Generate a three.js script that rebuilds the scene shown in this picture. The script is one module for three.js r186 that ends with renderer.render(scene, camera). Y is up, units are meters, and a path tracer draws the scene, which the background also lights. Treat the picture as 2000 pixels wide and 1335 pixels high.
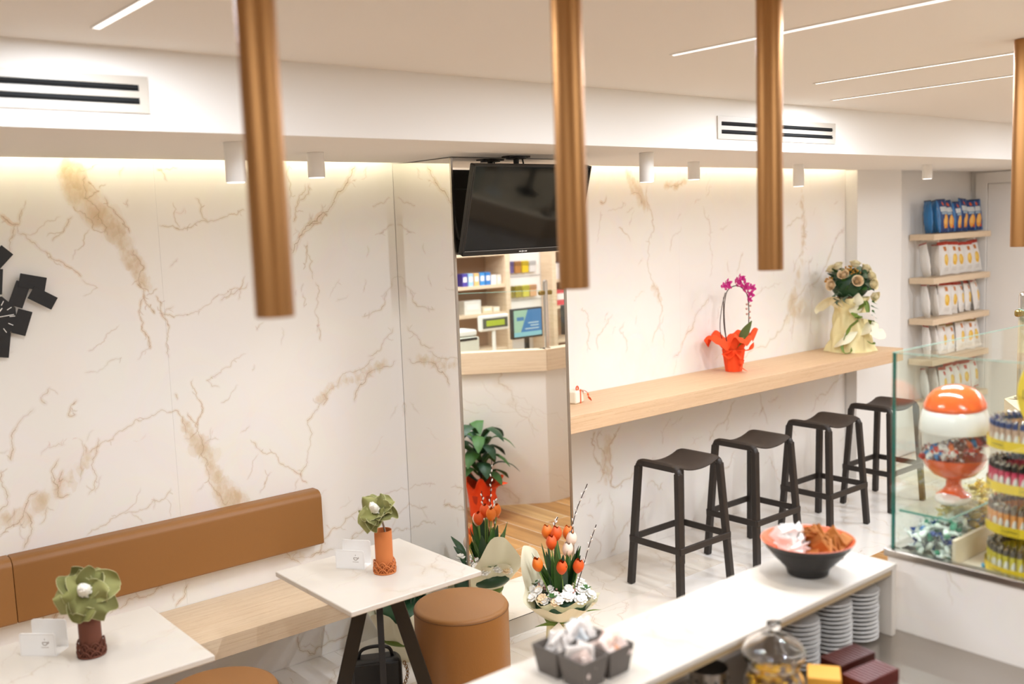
import * as THREE from 'three';
import { RoundedBoxGeometry } from 'three/addons/geometries/RoundedBoxGeometry.js';
import { mergeGeometries, toCreasedNormals } from 'three/addons/utils/BufferGeometryUtils.js';
import { RectAreaLightUniformsLib } from 'three/addons/lights/RectAreaLightUniformsLib.js';

RectAreaLightUniformsLib.init();
const scene = new THREE.Scene();
scene.background = new THREE.Color(0x000000);
const renderer = new THREE.WebGLRenderer({ antialias: true });
renderer.toneMapping = THREE.LinearToneMapping;
renderer.toneMappingExposure = 1.07;
renderer.shadowMap.enabled = true;

// ---- camera: x runs along the marble wall (z = 0), y up, z towards the service counter
const camera = new THREE.PerspectiveCamera(2 * Math.atan(667.5 / 1918.9) * 180 / Math.PI, 2000 / 1335, 0.05, 60);
{
  const yaw = 0.691843, pitch = 0.116722, roll = -0.037028;
  const fw = new THREE.Vector3(Math.sin(yaw) * Math.cos(pitch), -Math.sin(pitch), -Math.cos(yaw) * Math.cos(pitch));
  const rt = new THREE.Vector3(Math.cos(yaw), 0, Math.sin(yaw));
  const up = new THREE.Vector3().crossVectors(rt, fw);
  const u2 = up.clone().multiplyScalar(Math.cos(roll)).addScaledVector(rt, -Math.sin(roll));
  camera.position.set(0, 2.1, 4.278);
  camera.up.copy(u2);
  camera.lookAt(camera.position.clone().add(fw));
  camera.focus = 4.7;
  camera.userData.fStop = 1.7;
}

// ---- light levels (every lamp is built further down with its fitting)
const LIGHT = {
  strip: 400, stripColor: new THREE.Color(0.94, 1.015, 1.12),
  cove: 55, coveColor: new THREE.Color(1, 0.88, 0.66), coveLeftColor: new THREE.Color(1, 0.95, 0.7),
  spot: 1.1, spotColor: new THREE.Color(1, 0.96, 0.9),
  pendant: 0.7, pendantColor: new THREE.Color(1, 0.94, 0.86),
};

// ---------------------------------------------------------------- helpers
const rng = (s) => () => { s = (s + 0x6d2b79f5) | 0; let t = Math.imul(s ^ (s >>> 15), 1 | s); t = (t + Math.imul(t ^ (t >>> 7), 61 | t)) ^ t; return ((t ^ (t >>> 14)) >>> 0) / 4294967296; };
const R0 = rng(7);
const V = (x, y, z) => new THREE.Vector3(x, y, z);
const PI = Math.PI, { sin, cos, abs, min, max, sqrt, floor, pow } = Math;
const lerp = (a, b, t) => a + (b - a) * t;
const clamp01 = (t) => min(1, max(0, t));
const smooth = (t) => { t = clamp01(t); return t * t * (3 - 2 * t); };
const used = new Map();
function numbered(n) { const k = used.get(n) || 0; used.set(n, k + 1); return k ? n + '_' + String(k).padStart(3, '0') : n; }
function thing(name, label, category, pos = [0, 0, 0], turn = 0, group) {
  const o = new THREE.Group(); o.name = numbered(name); scene.add(o);
  o.position.set(...pos); o.rotation.y = turn; o.userData = { label, category };
  if (group) o.userData.group = group;
  return o;
}
function structure(name, label) { const o = new THREE.Group(); o.name = numbered(name); o.userData = { kind: 'structure', label, category: name.split('_')[0] }; scene.add(o); return o; }
function part(name, geo, mat, parent, label) {
  const g = Array.isArray(geo) ? merge(geo) : geo;
  const m = new THREE.Mesh(g, mat); m.name = name; m.castShadow = m.receiveShadow = true;
  if (label) m.userData.label = label;
  parent.add(m); return m;
}
function dup(root, pos, turn = 0, label, group) {
  const r = root.clone(); r.userData = { ...root.userData }; r.name = numbered(root.name.replace(/_\d+$/, '')); scene.add(r);
  r.position.set(...pos); r.rotation.set(0, turn, 0); if (label) r.userData.label = label; if (group) r.userData.group = group; return r;
}
function merge(list) {
  const keep = ['position', 'normal', 'uv'];
  const l = list.map((g) => { g = g.index ? g.toNonIndexed() : g; for (const k of Object.keys(g.attributes)) if (!keep.includes(k)) g.deleteAttribute(k); if (!g.attributes.uv) g.setAttribute('uv', new THREE.BufferAttribute(new Float32Array(g.attributes.position.count * 2), 2)); return g; });
  return mergeGeometries(l);
}
// uv in metres, by the axis each face points along
function metric(geo, s = 1, ox = 0, oy = 0, swap = false) {
  let g = geo.index ? geo.toNonIndexed() : geo; const p = g.attributes.position, n = g.attributes.normal, uv = new Float32Array(p.count * 2);
  for (let i = 0; i < p.count; i += 3) {
    let nx = 0, ny = 0, nz = 0;
    for (let k = 0; k < 3; k++) { nx += n.getX(i + k); ny += n.getY(i + k); nz += n.getZ(i + k); }
    nx = abs(nx); ny = abs(ny); nz = abs(nz);
    for (let k = 0; k < 3; k++) {
      const x = p.getX(i + k), y = p.getY(i + k), z = p.getZ(i + k);
      let u, v; if (ny >= nx && ny >= nz) { u = x; v = z; } else if (nz >= nx) { u = x; v = y; } else { u = z; v = y; }
      if (swap) [u, v] = [v, u];
      uv[(i + k) * 2] = u / s + ox; uv[(i + k) * 2 + 1] = v / s + oy;
    }
  }
  g.setAttribute('uv', new THREE.BufferAttribute(uv, 2)); return g;
}
const box = (w, h, d, x = 0, y = 0, z = 0) => new THREE.BoxGeometry(w, h, d).translate(x, y, z);
const span = (x0, x1, y0, y1, z0, z1) => box(x1 - x0, y1 - y0, z1 - z0, (x0 + x1) / 2, (y0 + y1) / 2, (z0 + z1) / 2);
const rbox = (w, h, d, r = 0.004, x = 0, y = 0, z = 0, s = 2) => new RoundedBoxGeometry(w, h, d, s, min(r, w / 2.01, h / 2.01, d / 2.01)).translate(x, y, z);
const rspan = (x0, x1, y0, y1, z0, z1, r = 0.004, s = 2) => rbox(x1 - x0, y1 - y0, z1 - z0, r, (x0 + x1) / 2, (y0 + y1) / 2, (z0 + z1) / 2, s);
const cyl = (r0, r1, h, x = 0, y = 0, z = 0, n = 24, open = false) => new THREE.CylinderGeometry(r1, r0, h, n, 1, open).translate(x, y + h / 2, z);
const lathe = (pts, n = 32) => new THREE.LatheGeometry(pts.map((p) => new THREE.Vector2(p[0], p[1])), n);
const sph = (r, x = 0, y = 0, z = 0, a = 12, b = 8) => new THREE.SphereGeometry(r, a, b).translate(x, y, z);
const tube = (pts, r, n = 16, m = 6, closed = false) => new THREE.TubeGeometry(new THREE.CatmullRomCurve3(pts.map((p) => p.isVector3 ? p : V(...p)), closed), n, r, m, closed);
// bar with a rectangular section between two points
function bar(a, b, w, d, twist = 0) {
  a = V(...a); b = V(...b); const g = rbox(w, a.distanceTo(b), d, min(w, d) * 0.16, 0, 0, 0, 1);
  if (twist) g.rotateY(twist);
  g.applyQuaternion(new THREE.Quaternion().setFromUnitVectors(V(0, 1, 0), b.clone().sub(a).normalize())); const c = a.add(b).multiplyScalar(0.5); return g.translate(c.x, c.y, c.z);
}
function grid(nu, nv, f, closedU = false) {
  const pos = [], uv = [], idx = [];
  for (let j = 0; j <= nv; j++) for (let i = 0; i <= nu; i++) { const p = f(i / nu, j / nv); pos.push(p.x, p.y, p.z); uv.push(i / nu, j / nv); }
  for (let j = 0; j < nv; j++) for (let i = 0; i < nu; i++) { const a = j * (nu + 1) + i, b = a + 1, c = a + nu + 1, d = c + 1; idx.push(a, b, d, a, d, c); }
  const g = new THREE.BufferGeometry(); g.setAttribute('position', new THREE.Float32BufferAttribute(pos, 3)); g.setAttribute('uv', new THREE.Float32BufferAttribute(uv, 2)); g.setIndex(idx); g.computeVertexNormals();
  if (closedU) { const n = g.attributes.normal; for (let j = 0; j <= nv; j++) { const a = j * (nu + 1), b = a + nu; const v = V(n.getX(a) + n.getX(b), n.getY(a) + n.getY(b), n.getZ(a) + n.getZ(b)).normalize(); n.setXYZ(a, v.x, v.y, v.z); n.setXYZ(b, v.x, v.y, v.z); } }
  return g;
}
const ORD = ['first', 'second', 'third', 'fourth', 'fifth', 'sixth', 'seventh', 'eighth', 'ninth', 'tenth', 'eleventh', 'twelfth'];
const turnTo = (g, dir) => g.applyQuaternion(new THREE.Quaternion().setFromUnitVectors(V(0, 1, 0), dir.clone().normalize()));
function extr(pts, depth, bevel = 0) { const s = new THREE.Shape(pts.map((p) => new THREE.Vector2(p[0], p[1]))); return new THREE.ExtrudeGeometry(s, { depth, bevelEnabled: bevel > 0, bevelThickness: bevel, bevelSize: bevel, bevelSegments: 2 }); }

// ---------------------------------------------------------------- textures and materials
function canvasTex(w, h, draw, srgb = true) {
  const c = document.createElement('canvas'); c.width = w; c.height = h; draw(c.getContext('2d'), w, h);
  const t = new THREE.CanvasTexture(c); if (srgb) t.colorSpace = THREE.SRGBColorSpace; t.wrapS = t.wrapT = THREE.RepeatWrapping; t.magFilter = THREE.LinearFilter; return t;
}
const mat = (color, roughness = 0.6, o = {}) => new THREE.MeshPhysicalMaterial({ color, roughness, metalness: 0, side: THREE.DoubleSide, ...o });
function frac(pts, depth, amp, rnd) {
  for (let d = 0; d < depth; d++) { const o = []; for (let i = 0; i < pts.length - 1; i++) { const [x0, y0] = pts[i], [x1, y1] = pts[i + 1], L = Math.hypot(x1 - x0, y1 - y0), k = (rnd() - 0.5) * amp * L; o.push(pts[i], [(x0 + x1) / 2 - (y1 - y0) / (L || 1) * k, (y0 + y1) / 2 + (x1 - x0) / (L || 1) * k]); } o.push(pts[pts.length - 1]); pts = o; }
  return pts;
}
function vein(ctx, pts, w, a, rnd, tint = [158, 128, 90]) {
  const p = frac(pts, 4, 0.4, rnd); let wob = rnd(), al = rnd(), brk = 0.5;
  ctx.lineCap = 'round';
  for (let i = 0; i < p.length - 1; i++) {
    wob = wob * 0.75 + rnd() * 0.25; al = al * 0.8 + rnd() * 0.2; brk = brk * 0.86 + rnd() * 0.14;
    const edge = min(1, i / 5 + 0.25, (p.length - 1 - i) / 5 + 0.25);
    ctx.strokeStyle = `rgba(${tint[0] + 45},${tint[1] + 42},${tint[2] + 40},${a * al * 0.1 * edge})`; ctx.lineWidth = w * (2.5 + wob * 6);
    ctx.beginPath(); ctx.moveTo(...p[i]); ctx.lineTo(...p[i + 1]); ctx.stroke();
    ctx.strokeStyle = `rgba(${tint[0]},${tint[1]},${tint[2]},${a * (0.1 + al * 1.15) * edge * (brk < 0.3 ? 0.25 : 1)})`; ctx.lineWidth = max(0.7, w * (0.15 + wob * 0.75) * edge);
    ctx.beginPath(); ctx.moveTo(...p[i]); ctx.lineTo(...p[i + 1]); ctx.stroke();
    if (rnd() < 0.05 && w > 1.2) { const dx = (rnd() - 0.5) * w * 22, dy = (rnd() - 0.5) * w * 22; vein(ctx, [p[i], [p[i][0] + dx, p[i][1] + dy]], w * 0.5, a * 0.6, rnd, tint); }
  }
}
function cloud(ctx, x, y, r, a, c = '214,186,150') { const g = ctx.createRadialGradient(x, y, 0, x, y, r); g.addColorStop(0, `rgba(${c},${a})`); g.addColorStop(0.6, `rgba(${c},${a * 0.6})`); g.addColorStop(1, `rgba(${c},0)`); ctx.fillStyle = g; ctx.fillRect(x - r, y - r, 2 * r, 2 * r); }
const MARBLE_BASE = '#f3ede5';
function marbleBase(ctx, w, h, rnd, n = 90) {
  ctx.fillStyle = MARBLE_BASE; ctx.fillRect(0, 0, w, h);
  for (let i = 0; i < n; i++) cloud(ctx, rnd() * w, rnd() * h, (0.03 + rnd() * 0.1) * w, 0.02 + rnd() * 0.035, rnd() < 0.5 ? '228,214,196' : '250,247,243');
}
// a slab that tiles: random veins drawn also at the wrapped places
function marbleSlab(size, seed, n, k = 1) {
  return canvasTex(size, size, (ctx, w, h) => {
    const rnd = rng(seed); marbleBase(ctx, w, h, rnd, 60);
    for (let i = 0; i < n; i++) {
      const big = rnd() < 0.3, a0 = (rnd() < 0.7 ? 0.9 : 2.3) + (rnd() - 0.5) * 1.1; let x = rnd() * w, y = rnd() * h, a = a0; const pts = [[x, y]], m = 3 + floor(rnd() * 5);
      for (let j = 0; j < m; j++) { a = a0 + (rnd() - 0.5) * 1.5; const L = w * (0.03 + rnd() * 0.07); x += cos(a) * L; y += sin(a) * L; pts.push([x, y]); }
      const s = rnd() * 1e9 | 0, al = (0.28 + rnd() * 0.4) * k, wd = (big ? 2.6 : 1.2) * w / 1024;
      for (const dx of [0, -w, w]) for (const dy of [0, -h, h]) vein(ctx, pts.map((p) => [p[0] + dx, p[1] + dy]), wd, al, rng(s));
      if (big) for (const p of pts) cloud(ctx, p[0], p[1], w * 0.035, 0.16 * k);
    }
  });
}
// veins and clouds of the wall slabs, centimetres along and up the wall: [width mm, strength, x, y, ...] and [x, y, width, ...]
const VEINS_LEFT = [
  [4, 0.75, 129, 237, 128, 234, 128, 228, 132, 225, 133, 220, 136, 216, 135, 214],
  [4, 0.8, 136, 229, 140, 222, 143, 217, 145, 213],
  [3, 0.7, 123, 225, 124, 223, 130, 219, 130, 216, 135, 214],
  [4, 0.8, 146, 207, 148, 202, 150, 198, 148, 195, 147, 191, 149, 187, 149, 185],
  [4, 0.75, 149, 185, 147, 181, 147, 177, 147, 172, 149, 169, 150, 163],
  [4, 0.8, 149, 185, 152, 180, 153, 178],
  [3, 0.5, 155, 189, 153, 187, 150, 186],
  [4, 0.7, 154, 186, 156, 182, 156, 178, 158, 175, 158, 169, 158, 158],
  [4, 0.55, 156, 178, 161, 176, 170, 177, 179, 181, 187, 185, 193, 186, 196, 192],
  [5, 0.7, 96, 222, 98, 220, 100, 218, 102, 218, 105, 225],
  [5, 0.5, 100, 217, 98, 212, 96, 206],
  [4, 0.75, 101, 215, 106, 211, 111, 207, 113, 204, 118, 201, 122, 198, 124, 196],
  [4, 0.7, 123, 221, 120, 217, 116, 213, 114, 211],
  [3, 0.65, 120, 217, 112, 213],
  [3, 0.6, 129, 216, 126, 209, 121, 203],
  [3, 0.5, 124, 195, 130, 191, 124, 188],
  [3, 0.45, 104, 214, 109, 216, 118, 221],
  [4, 0.65, 175, 228, 177, 222, 180, 217, 185, 218, 194, 220, 198, 222],
  [3, 0.6, 165, 226, 165, 220, 167, 215],
  [4, 0.6, 158, 216, 164, 216, 167, 214, 171, 215, 175, 217, 180, 217],
  [4, 0.6, 159, 240, 161, 240, 163, 235],
  [3, 0.5, 161, 240, 168, 241],
  [3, 0.5, 138, 175, 132, 171, 128, 167, 124, 165],
  [4, 0.4, 143, 237, 145, 241],
  [4, 0.5, 128, 240, 135, 242],
  [3, 0.5, 134, 232, 137, 234],
  [3, 0.7, 130, 235, 131, 234, 134, 231, 131, 229, 128, 228],
  [4, 0.75, 168, 148, 169, 141, 171, 135, 170, 130, 168, 127, 168, 124, 170, 117, 169, 113, 171, 106, 173, 97, 177, 90, 179, 87],
  [4, 0.6, 159, 142, 160, 139],
  [4, 0.7, 155, 134, 160, 134, 162, 131, 162, 128, 163, 123],
  [3, 0.5, 168, 124, 162, 121],
  [4, 0.7, 164, 133, 166, 129, 168, 125],
  [3, 0.5, 170, 117, 178, 118],
  [4, 0.6, 158, 134, 147, 133, 141, 133, 135, 129, 131, 126, 125, 124, 121, 122],
  [5, 0.55, 125, 128, 124, 123, 122, 119, 122, 109, 119, 104],
  [4, 0.55, 119, 126, 120, 122],
  [4, 0.45, 138, 161, 131, 158, 122, 156],
  [5, 0.55, 108, 152, 104, 148, 106, 145],
  [5, 0.6, 101, 144, 96, 140, 93, 136, 92, 129, 91, 124],
  [4, 0.65, 118, 145, 115, 142, 114, 139, 117, 139],
  [5, 0.65, 109, 122, 106, 118, 106, 112, 107, 106, 112, 106],
  [6, 0.65, 110, 117, 108, 112, 110, 113],
  [5, 0.7, 87, 121, 87, 114, 88, 109, 85, 104],
  [5, 0.7, 100, 110, 96, 108, 94, 103, 91, 98, 84, 95],
  [5, 0.7, 90, 105, 87, 99],
  [5, 0.65, 94, 103, 96, 99, 95, 92, 92, 87],
  [4, 0.6, 103, 103, 99, 96],
  [4, 0.45, 117, 129, 117, 118, 116, 110],
  [4, 0.4, 112, 127, 102, 124],
  [4, 0.6, 154, 100, 151, 96, 146, 96, 141, 93, 136, 93, 129, 92, 122, 89, 117, 87],
  [3, 0.45, 141, 103, 137, 96, 133, 94],
  [3, 0.45, 136, 93, 141, 87],
  [3, 0.4, 151, 96, 153, 87],
  [3, 0.5, 189, 142, 185, 138, 180, 135],
  [4, 0.45, 194, 156, 186, 151, 179, 148, 174, 146, 180, 142],
  [4, 0.5, 150, 168, 150, 163, 144, 159],
  [8, 0.6, 258, 244, 254, 237, 252, 234, 246, 228, 238, 220, 235, 216, 229, 214, 225, 209, 220, 201],
  [4, 0.6, 222, 244, 222, 234, 221, 227],
  [5, 0.65, 230, 234, 226, 228, 224, 221, 222, 216],
  [5, 0.5, 232, 234, 231, 229, 227, 226],
  [4, 0.55, 227, 205, 228, 200, 227, 194],
  [4, 0.6, 229, 207, 231, 197, 231, 190],
  [4, 0.6, 232, 187, 233, 181, 231, 171, 233, 163, 233, 158],
  [4, 0.5, 225, 182, 225, 175],
  [5, 0.55, 198, 189, 193, 186, 188, 184, 183, 181],
  [4, 0.45, 193, 186, 192, 181],
  [4, 0.4, 278, 227, 273, 224, 267, 222],
  [4, 0.4, 279, 213, 272, 210, 269, 209],
  [5, 0.5, 276, 185, 272, 179, 271, 173, 266, 170, 257, 168],
  [5, 0.45, 276, 161, 271, 156, 267, 150, 259, 147],
  [4, 0.45, 204, 170, 200, 166],
  [4, 0.4, 212, 167, 212, 158],
  [4, 0.4, 265, 243, 264, 237],
  [5, 0.55, 237, 220, 240, 219, 237, 215, 233, 215, 227, 210, 224, 208],
  [5, 0.5, 264, 147, 257, 142, 248, 141, 241, 135, 235, 132, 230, 127, 227, 123, 223, 120, 223, 106, 219, 96, 218, 92],
  [6, 0.55, 277, 144, 269, 141, 261, 140, 257, 135, 252, 131, 250, 125],
  [5, 0.6, 231, 132, 235, 129, 232, 126],
  [4, 0.6, 218, 92, 221, 89],
  [4, 0.65, 194, 114, 196, 111, 204, 107, 208, 101, 214, 97, 218, 93],
  [3, 0.5, 197, 108, 193, 102, 190, 97],
  [4, 0.6, 203, 98, 199, 94, 196, 89],
  [4, 0.5, 188, 119, 193, 122],
  [4, 0.5, 217, 92, 214, 87],
  [5, 0.65, 249, 71, 241, 67, 232, 62, 226, 59, 225, 53, 220, 52],
  [6, 0.7, 257, 60, 253, 60, 246, 58, 240, 53],
  [4, 0.55, 280, 73, 269, 75, 262, 73],
  [4, 0.55, 280, 68, 274, 63, 268, 62],
  [4, 0.55, 280, 52, 271, 55, 263, 53],
  [5, 0.7, 205, 59, 210, 53, 214, 51],
  [5, 0.65, 210, 53, 226, 53, 234, 53],
  [5, 0.7, 148, 59, 144, 56, 138, 54, 132, 55, 126, 52, 122, 53],
  [5, 0.7, 159, 55, 156, 49, 152, 45],
  [6, 0.7, 103, 58, 101, 55, 104, 53],
  [4, 0.6, 98, 59, 97, 56],
  [5, 0.65, 246, 10, 238, 6, 228, 6, 221, 5, 219, 2, 211, 7, 210, 14],
  [4, 0.5, 228, 6, 224, 14],
  [4, 0.5, 221, 5, 212, 8]
];
const VEINS_RIGHT = [
  [6, 0.5, 454, 227, 462, 228, 465, 220],
  [5, 0.55, 471, 233, 472, 218, 474, 210, 476, 205, 471, 199, 471, 188, 470, 180, 479, 166, 481, 158, 480, 146, 475, 139, 472, 132],
  [6, 0.55, 505, 237, 499, 232, 494, 232, 488, 233],
  [6, 0.6, 434, 227, 430, 222, 428, 223],
  [4, 0.4, 429, 218, 427, 211, 424, 198],
  [4, 0.6, 443, 207, 449, 203, 454, 198],
  [4, 0.45, 451, 222, 446, 219, 434, 217],
  [4, 0.4, 456, 215, 453, 208],
  [5, 0.5, 525, 219, 531, 210, 531, 194, 534, 184, 533, 172],
  [5, 0.45, 503, 206, 493, 198, 491, 190],
  [8, 0.55, 530, 160, 519, 149, 509, 136, 500, 124, 492, 120],
  [5, 0.55, 409, 159, 415, 155, 416, 144, 414, 132],
  [5, 0.55, 437, 154, 430, 147, 423, 142, 422, 132],
  [5, 0.5, 447, 148, 442, 143, 447, 138, 447, 128],
  [4, 0.45, 467, 166, 456, 160],
  [5, 0.45, 553, 206, 542, 203],
  [5, 0.45, 551, 181, 553, 173],
  [6, 0.5, 568, 186, 565, 181, 561, 172],
  [6, 0.5, 583, 119, 574, 115, 565, 111],
  [6, 0.45, 541, 151, 538, 141],
  [5, 0.4, 484, 149, 479, 141, 483, 128],
  [6, 0.5, 637, 222, 641, 213, 642, 204, 642, 195, 640, 187],
  [6, 0.5, 641, 210, 630, 207, 619, 201],
  [6, 0.5, 642, 187, 631, 175, 628, 169],
  [6, 0.45, 653, 180, 648, 175, 650, 165],
  [9, 0.5, 698, 201, 686, 192, 678, 181, 669, 170, 657, 159, 648, 157],
  [8, 0.5, 648, 159, 635, 151, 624, 142, 617, 133, 606, 123, 580, 117],
  [6, 0.45, 655, 151, 651, 135, 653, 118],
  [6, 0.45, 633, 147, 629, 131, 626, 117],
  [5, 0.4, 573, 154, 583, 155, 596, 159, 613, 162],
  [5, 0.4, 688, 221, 682, 218],
  [6, 0.5, 639, 202, 644, 194, 639, 195],
  [6, 0.65, 441, 83, 435, 76, 430, 72, 431, 63, 433, 57, 432, 51, 431, 46, 436, 44, 443, 47, 452, 50, 459, 53],
  [6, 0.6, 418, 83, 415, 76, 417, 67, 422, 61, 426, 55, 419, 50],
  [5, 0.55, 425, 83, 420, 79, 424, 70, 427, 61],
  [5, 0.5, 429, 43, 431, 34, 433, 25, 434, 16],
  [6, 0.55, 448, 21, 441, 15, 434, 8, 429, 2],
  [5, 0.55, 414, 16, 421, 9, 415, 0],
  [5, 0.5, 470, 27, 463, 25, 453, 24],
  [5, 0.5, 480, 38, 476, 34, 465, 41],
  [4, 0.4, 488, 81, 481, 68, 480, 64],
  [6, 0.6, 559, 82, 551, 75, 541, 68, 532, 62, 528, 58],
  [5, 0.5, 547, 73, 547, 61],
  [4, 0.4, 520, 63, 511, 59],
  [6, 0.55, 557, 46, 551, 38, 543, 35],
  [6, 0.55, 591, 74, 585, 67],
  [5, 0.4, 409, 32, 415, 28],
  [5, 0.4, 420, 43, 417, 34],
  [6, 0.55, 585, 85, 590, 71, 596, 59],
  [6, 0.55, 698, 82, 680, 77, 674, 72, 658, 69, 650, 60],
  [6, 0.5, 595, 35, 604, 23, 615, 11],
  [6, 0.45, 621, 55, 629, 47],
  [6, 0.5, 610, 78, 598, 75]
];
const CLOUDS_LEFT = [
  [123, 241, 8, 124, 237, 10, 127, 231, 12, 131, 224, 10, 136, 219, 11, 141, 213, 8, 144, 205, 7, 146, 199, 7, 148, 195, 6, 151, 190, 5],
  [162, 129, 3, 164, 124, 5, 168, 118, 7, 173, 110, 7, 176, 100, 8, 181, 91, 9, 184, 85, 11],
  [231, 129, 5, 237, 135, 5, 258, 139, 6, 269, 142, 5],
  [86, 101, 7, 94, 100, 8, 109, 110, 8, 123, 123, 5],
  [179, 91, 10, 184, 91, 5, 216, 53, 5]
];
const CLOUDS_RIGHT = [
  [453, 241, 6, 458, 233, 9, 465, 224, 8, 472, 217, 4],
  [486, 233, 5, 498, 232, 6, 508, 236, 4],
  [639, 227, 6, 642, 202, 7, 642, 189, 6, 629, 153, 10, 624, 137, 10, 642, 146, 9],
  [429, 76, 7, 427, 61, 9, 428, 50, 7],
  [474, 169, 5, 480, 159, 6]
];
function wallSlab(w, h, x0, x1, y1, veins, clouds, seed) {
  return canvasTex(w, h, (ctx) => {
    const rnd = rng(seed), k = w / (x1 - x0), X = (c) => (c / 100 - x0) * k, Y = (c) => h - c / 100 / y1 * h;
    marbleBase(ctx, w, h, rnd, 160);
    for (const c of clouds) for (let i = 0; i + 5 < c.length; i += 3) for (let t = 0; t < 1; t += 0.045) {
      const x = lerp(c[i], c[i + 3], t), y = lerp(c[i + 1], c[i + 4], t), r = lerp(c[i + 2], c[i + 5], t);
      const cx = X(x + (rnd() - 0.5) * r * 0.8), cy = Y(y + (rnd() - 0.5) * r * 0.7), cr = r / 100 * k * (0.16 + rnd() * 0.34);
      cloud(ctx, cx, cy, cr * 1.2, 0.05 + rnd() * 0.04, '206,178,138');
      ctx.fillStyle = rnd() < 0.72 ? `rgba(204,174,132,${0.05 + rnd() * 0.09})` : `rgba(244,238,230,${0.1 + rnd() * 0.15})`; ctx.beginPath();
      for (let q = 0; q < 11; q++) { const a = q / 11 * 2 * PI, rr = cr * (0.45 + rnd() * 0.75); ctx.lineTo(cx + cos(a) * rr * 0.75, cy + sin(a) * rr * 1.2); } ctx.fill();
    }
    for (const v of veins) { const pts = []; for (let i = 2; i < v.length; i += 2) pts.push([X(v[i]), Y(v[i + 1])]); vein(ctx, pts, v[0] / 1000 * k * 0.72, min(1, v[1] * 1.05), rnd); }
    for (let i = 0; i < 90; i++) { let x = rnd() * w, y = rnd() * h; const a = 0.9 + (rnd() - 0.5) * 1.3, L = k * (0.03 + rnd() * 0.09); vein(ctx, [[x, y], [x + cos(a) * L, y - sin(a) * L]], 0.0028 * k, 0.22 + rnd() * 0.2, rnd); }
  });
}
const TX = {
  left: wallSlab(2048, 1240, -1.35, 2.795, 2.51, VEINS_LEFT, CLOUDS_LEFT, 11),
  right: wallSlab(2048, 1480, 3.51, 6.98, 2.51, VEINS_RIGHT, CLOUDS_RIGHT, 12),
  slabA: marbleSlab(1024, 21, 26), slabB: marbleSlab(1024, 33, 15, 0.75), slabC: marbleSlab(1024, 45, 30, 1.1),
  oak: canvasTex(1024, 512, (ctx, w, h) => {
    const rnd = rng(5); ctx.fillStyle = '#e5cdae'; ctx.fillRect(0, 0, w, h);
    for (let i = 0; i < 1500; i++) { const y = rnd() * h, L = 60 + rnd() * 420, x = rnd() * w - 100, d = rnd(); ctx.strokeStyle = d < 0.55 ? `rgba(186,146,102,${0.05 + rnd() * 0.13})` : `rgba(246,226,196,${0.05 + rnd() * 0.14})`; ctx.lineWidth = 0.6 + rnd() * 1.6; for (const ox of [0, -w, w]) { ctx.beginPath(); ctx.moveTo(x + ox, y); ctx.bezierCurveTo(x + ox + L * 0.3, y + (rnd() - 0.5) * 3, x + ox + L * 0.6, y + (rnd() - 0.5) * 3, x + ox + L, y); ctx.stroke(); } }
    for (let i = 0; i < 900; i++) { ctx.strokeStyle = `rgba(130,92,52,${0.05 + rnd() * 0.12})`; ctx.lineWidth = 0.8; const x = rnd() * w, y = rnd() * h; ctx.beginPath(); ctx.moveTo(x, y); ctx.lineTo(x + 8 + rnd() * 22, y); ctx.stroke(); }
  }),
  plank: canvasTex(1024, 512, (ctx, w, h) => {
    const rnd = rng(9); ctx.fillStyle = '#cda56c'; ctx.fillRect(0, 0, w, h);
    for (let i = 0; i < 60; i++) { const y = rnd() * h; const g = ctx.createLinearGradient(0, y - 16, 0, y + 16); const c = rnd() < 0.5 ? '150,108,58' : '226,190,136', a = 0.1 + rnd() * 0.16; g.addColorStop(0, `rgba(${c},0)`); g.addColorStop(0.5, `rgba(${c},${a})`); g.addColorStop(1, `rgba(${c},0)`); ctx.fillStyle = g; ctx.fillRect(0, y - 16, w, 32); }
    for (let i = 0; i < 1200; i++) { const y = rnd() * h, L = 80 + rnd() * 400, x = rnd() * w; ctx.strokeStyle = `rgba(120,82,40,${0.04 + rnd() * 0.12})`; ctx.lineWidth = 0.7 + rnd() * 1.2; ctx.beginPath(); ctx.moveTo(x, y); ctx.lineTo(x + L, y + (rnd() - 0.5) * 4); ctx.stroke(); }
  }),
  grain: canvasTex(512, 512, (ctx, w, h) => {
    const rnd = rng(3), im = ctx.createImageData(w, h); for (let i = 0; i < w * h; i++) { const v = 90 + rnd() * 120; im.data[4 * i] = im.data[4 * i + 1] = im.data[4 * i + 2] = v; im.data[4 * i + 3] = 255; } ctx.putImageData(im, 0, 0);
  }, false),
  brushed: canvasTex(512, 512, (ctx, w, h) => { const rnd = rng(4); ctx.fillStyle = '#808080'; ctx.fillRect(0, 0, w, h); for (let i = 0; i < 3000; i++) { const v = 90 + rnd() * 90 | 0; ctx.strokeStyle = `rgba(${v},${v},${v},.35)`; ctx.lineWidth = 0.6; const x = rnd() * w, y = rnd() * h; ctx.beginPath(); ctx.moveTo(x - 160, y); ctx.lineTo(x + 160, y); ctx.stroke(); } }, false),
};
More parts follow.
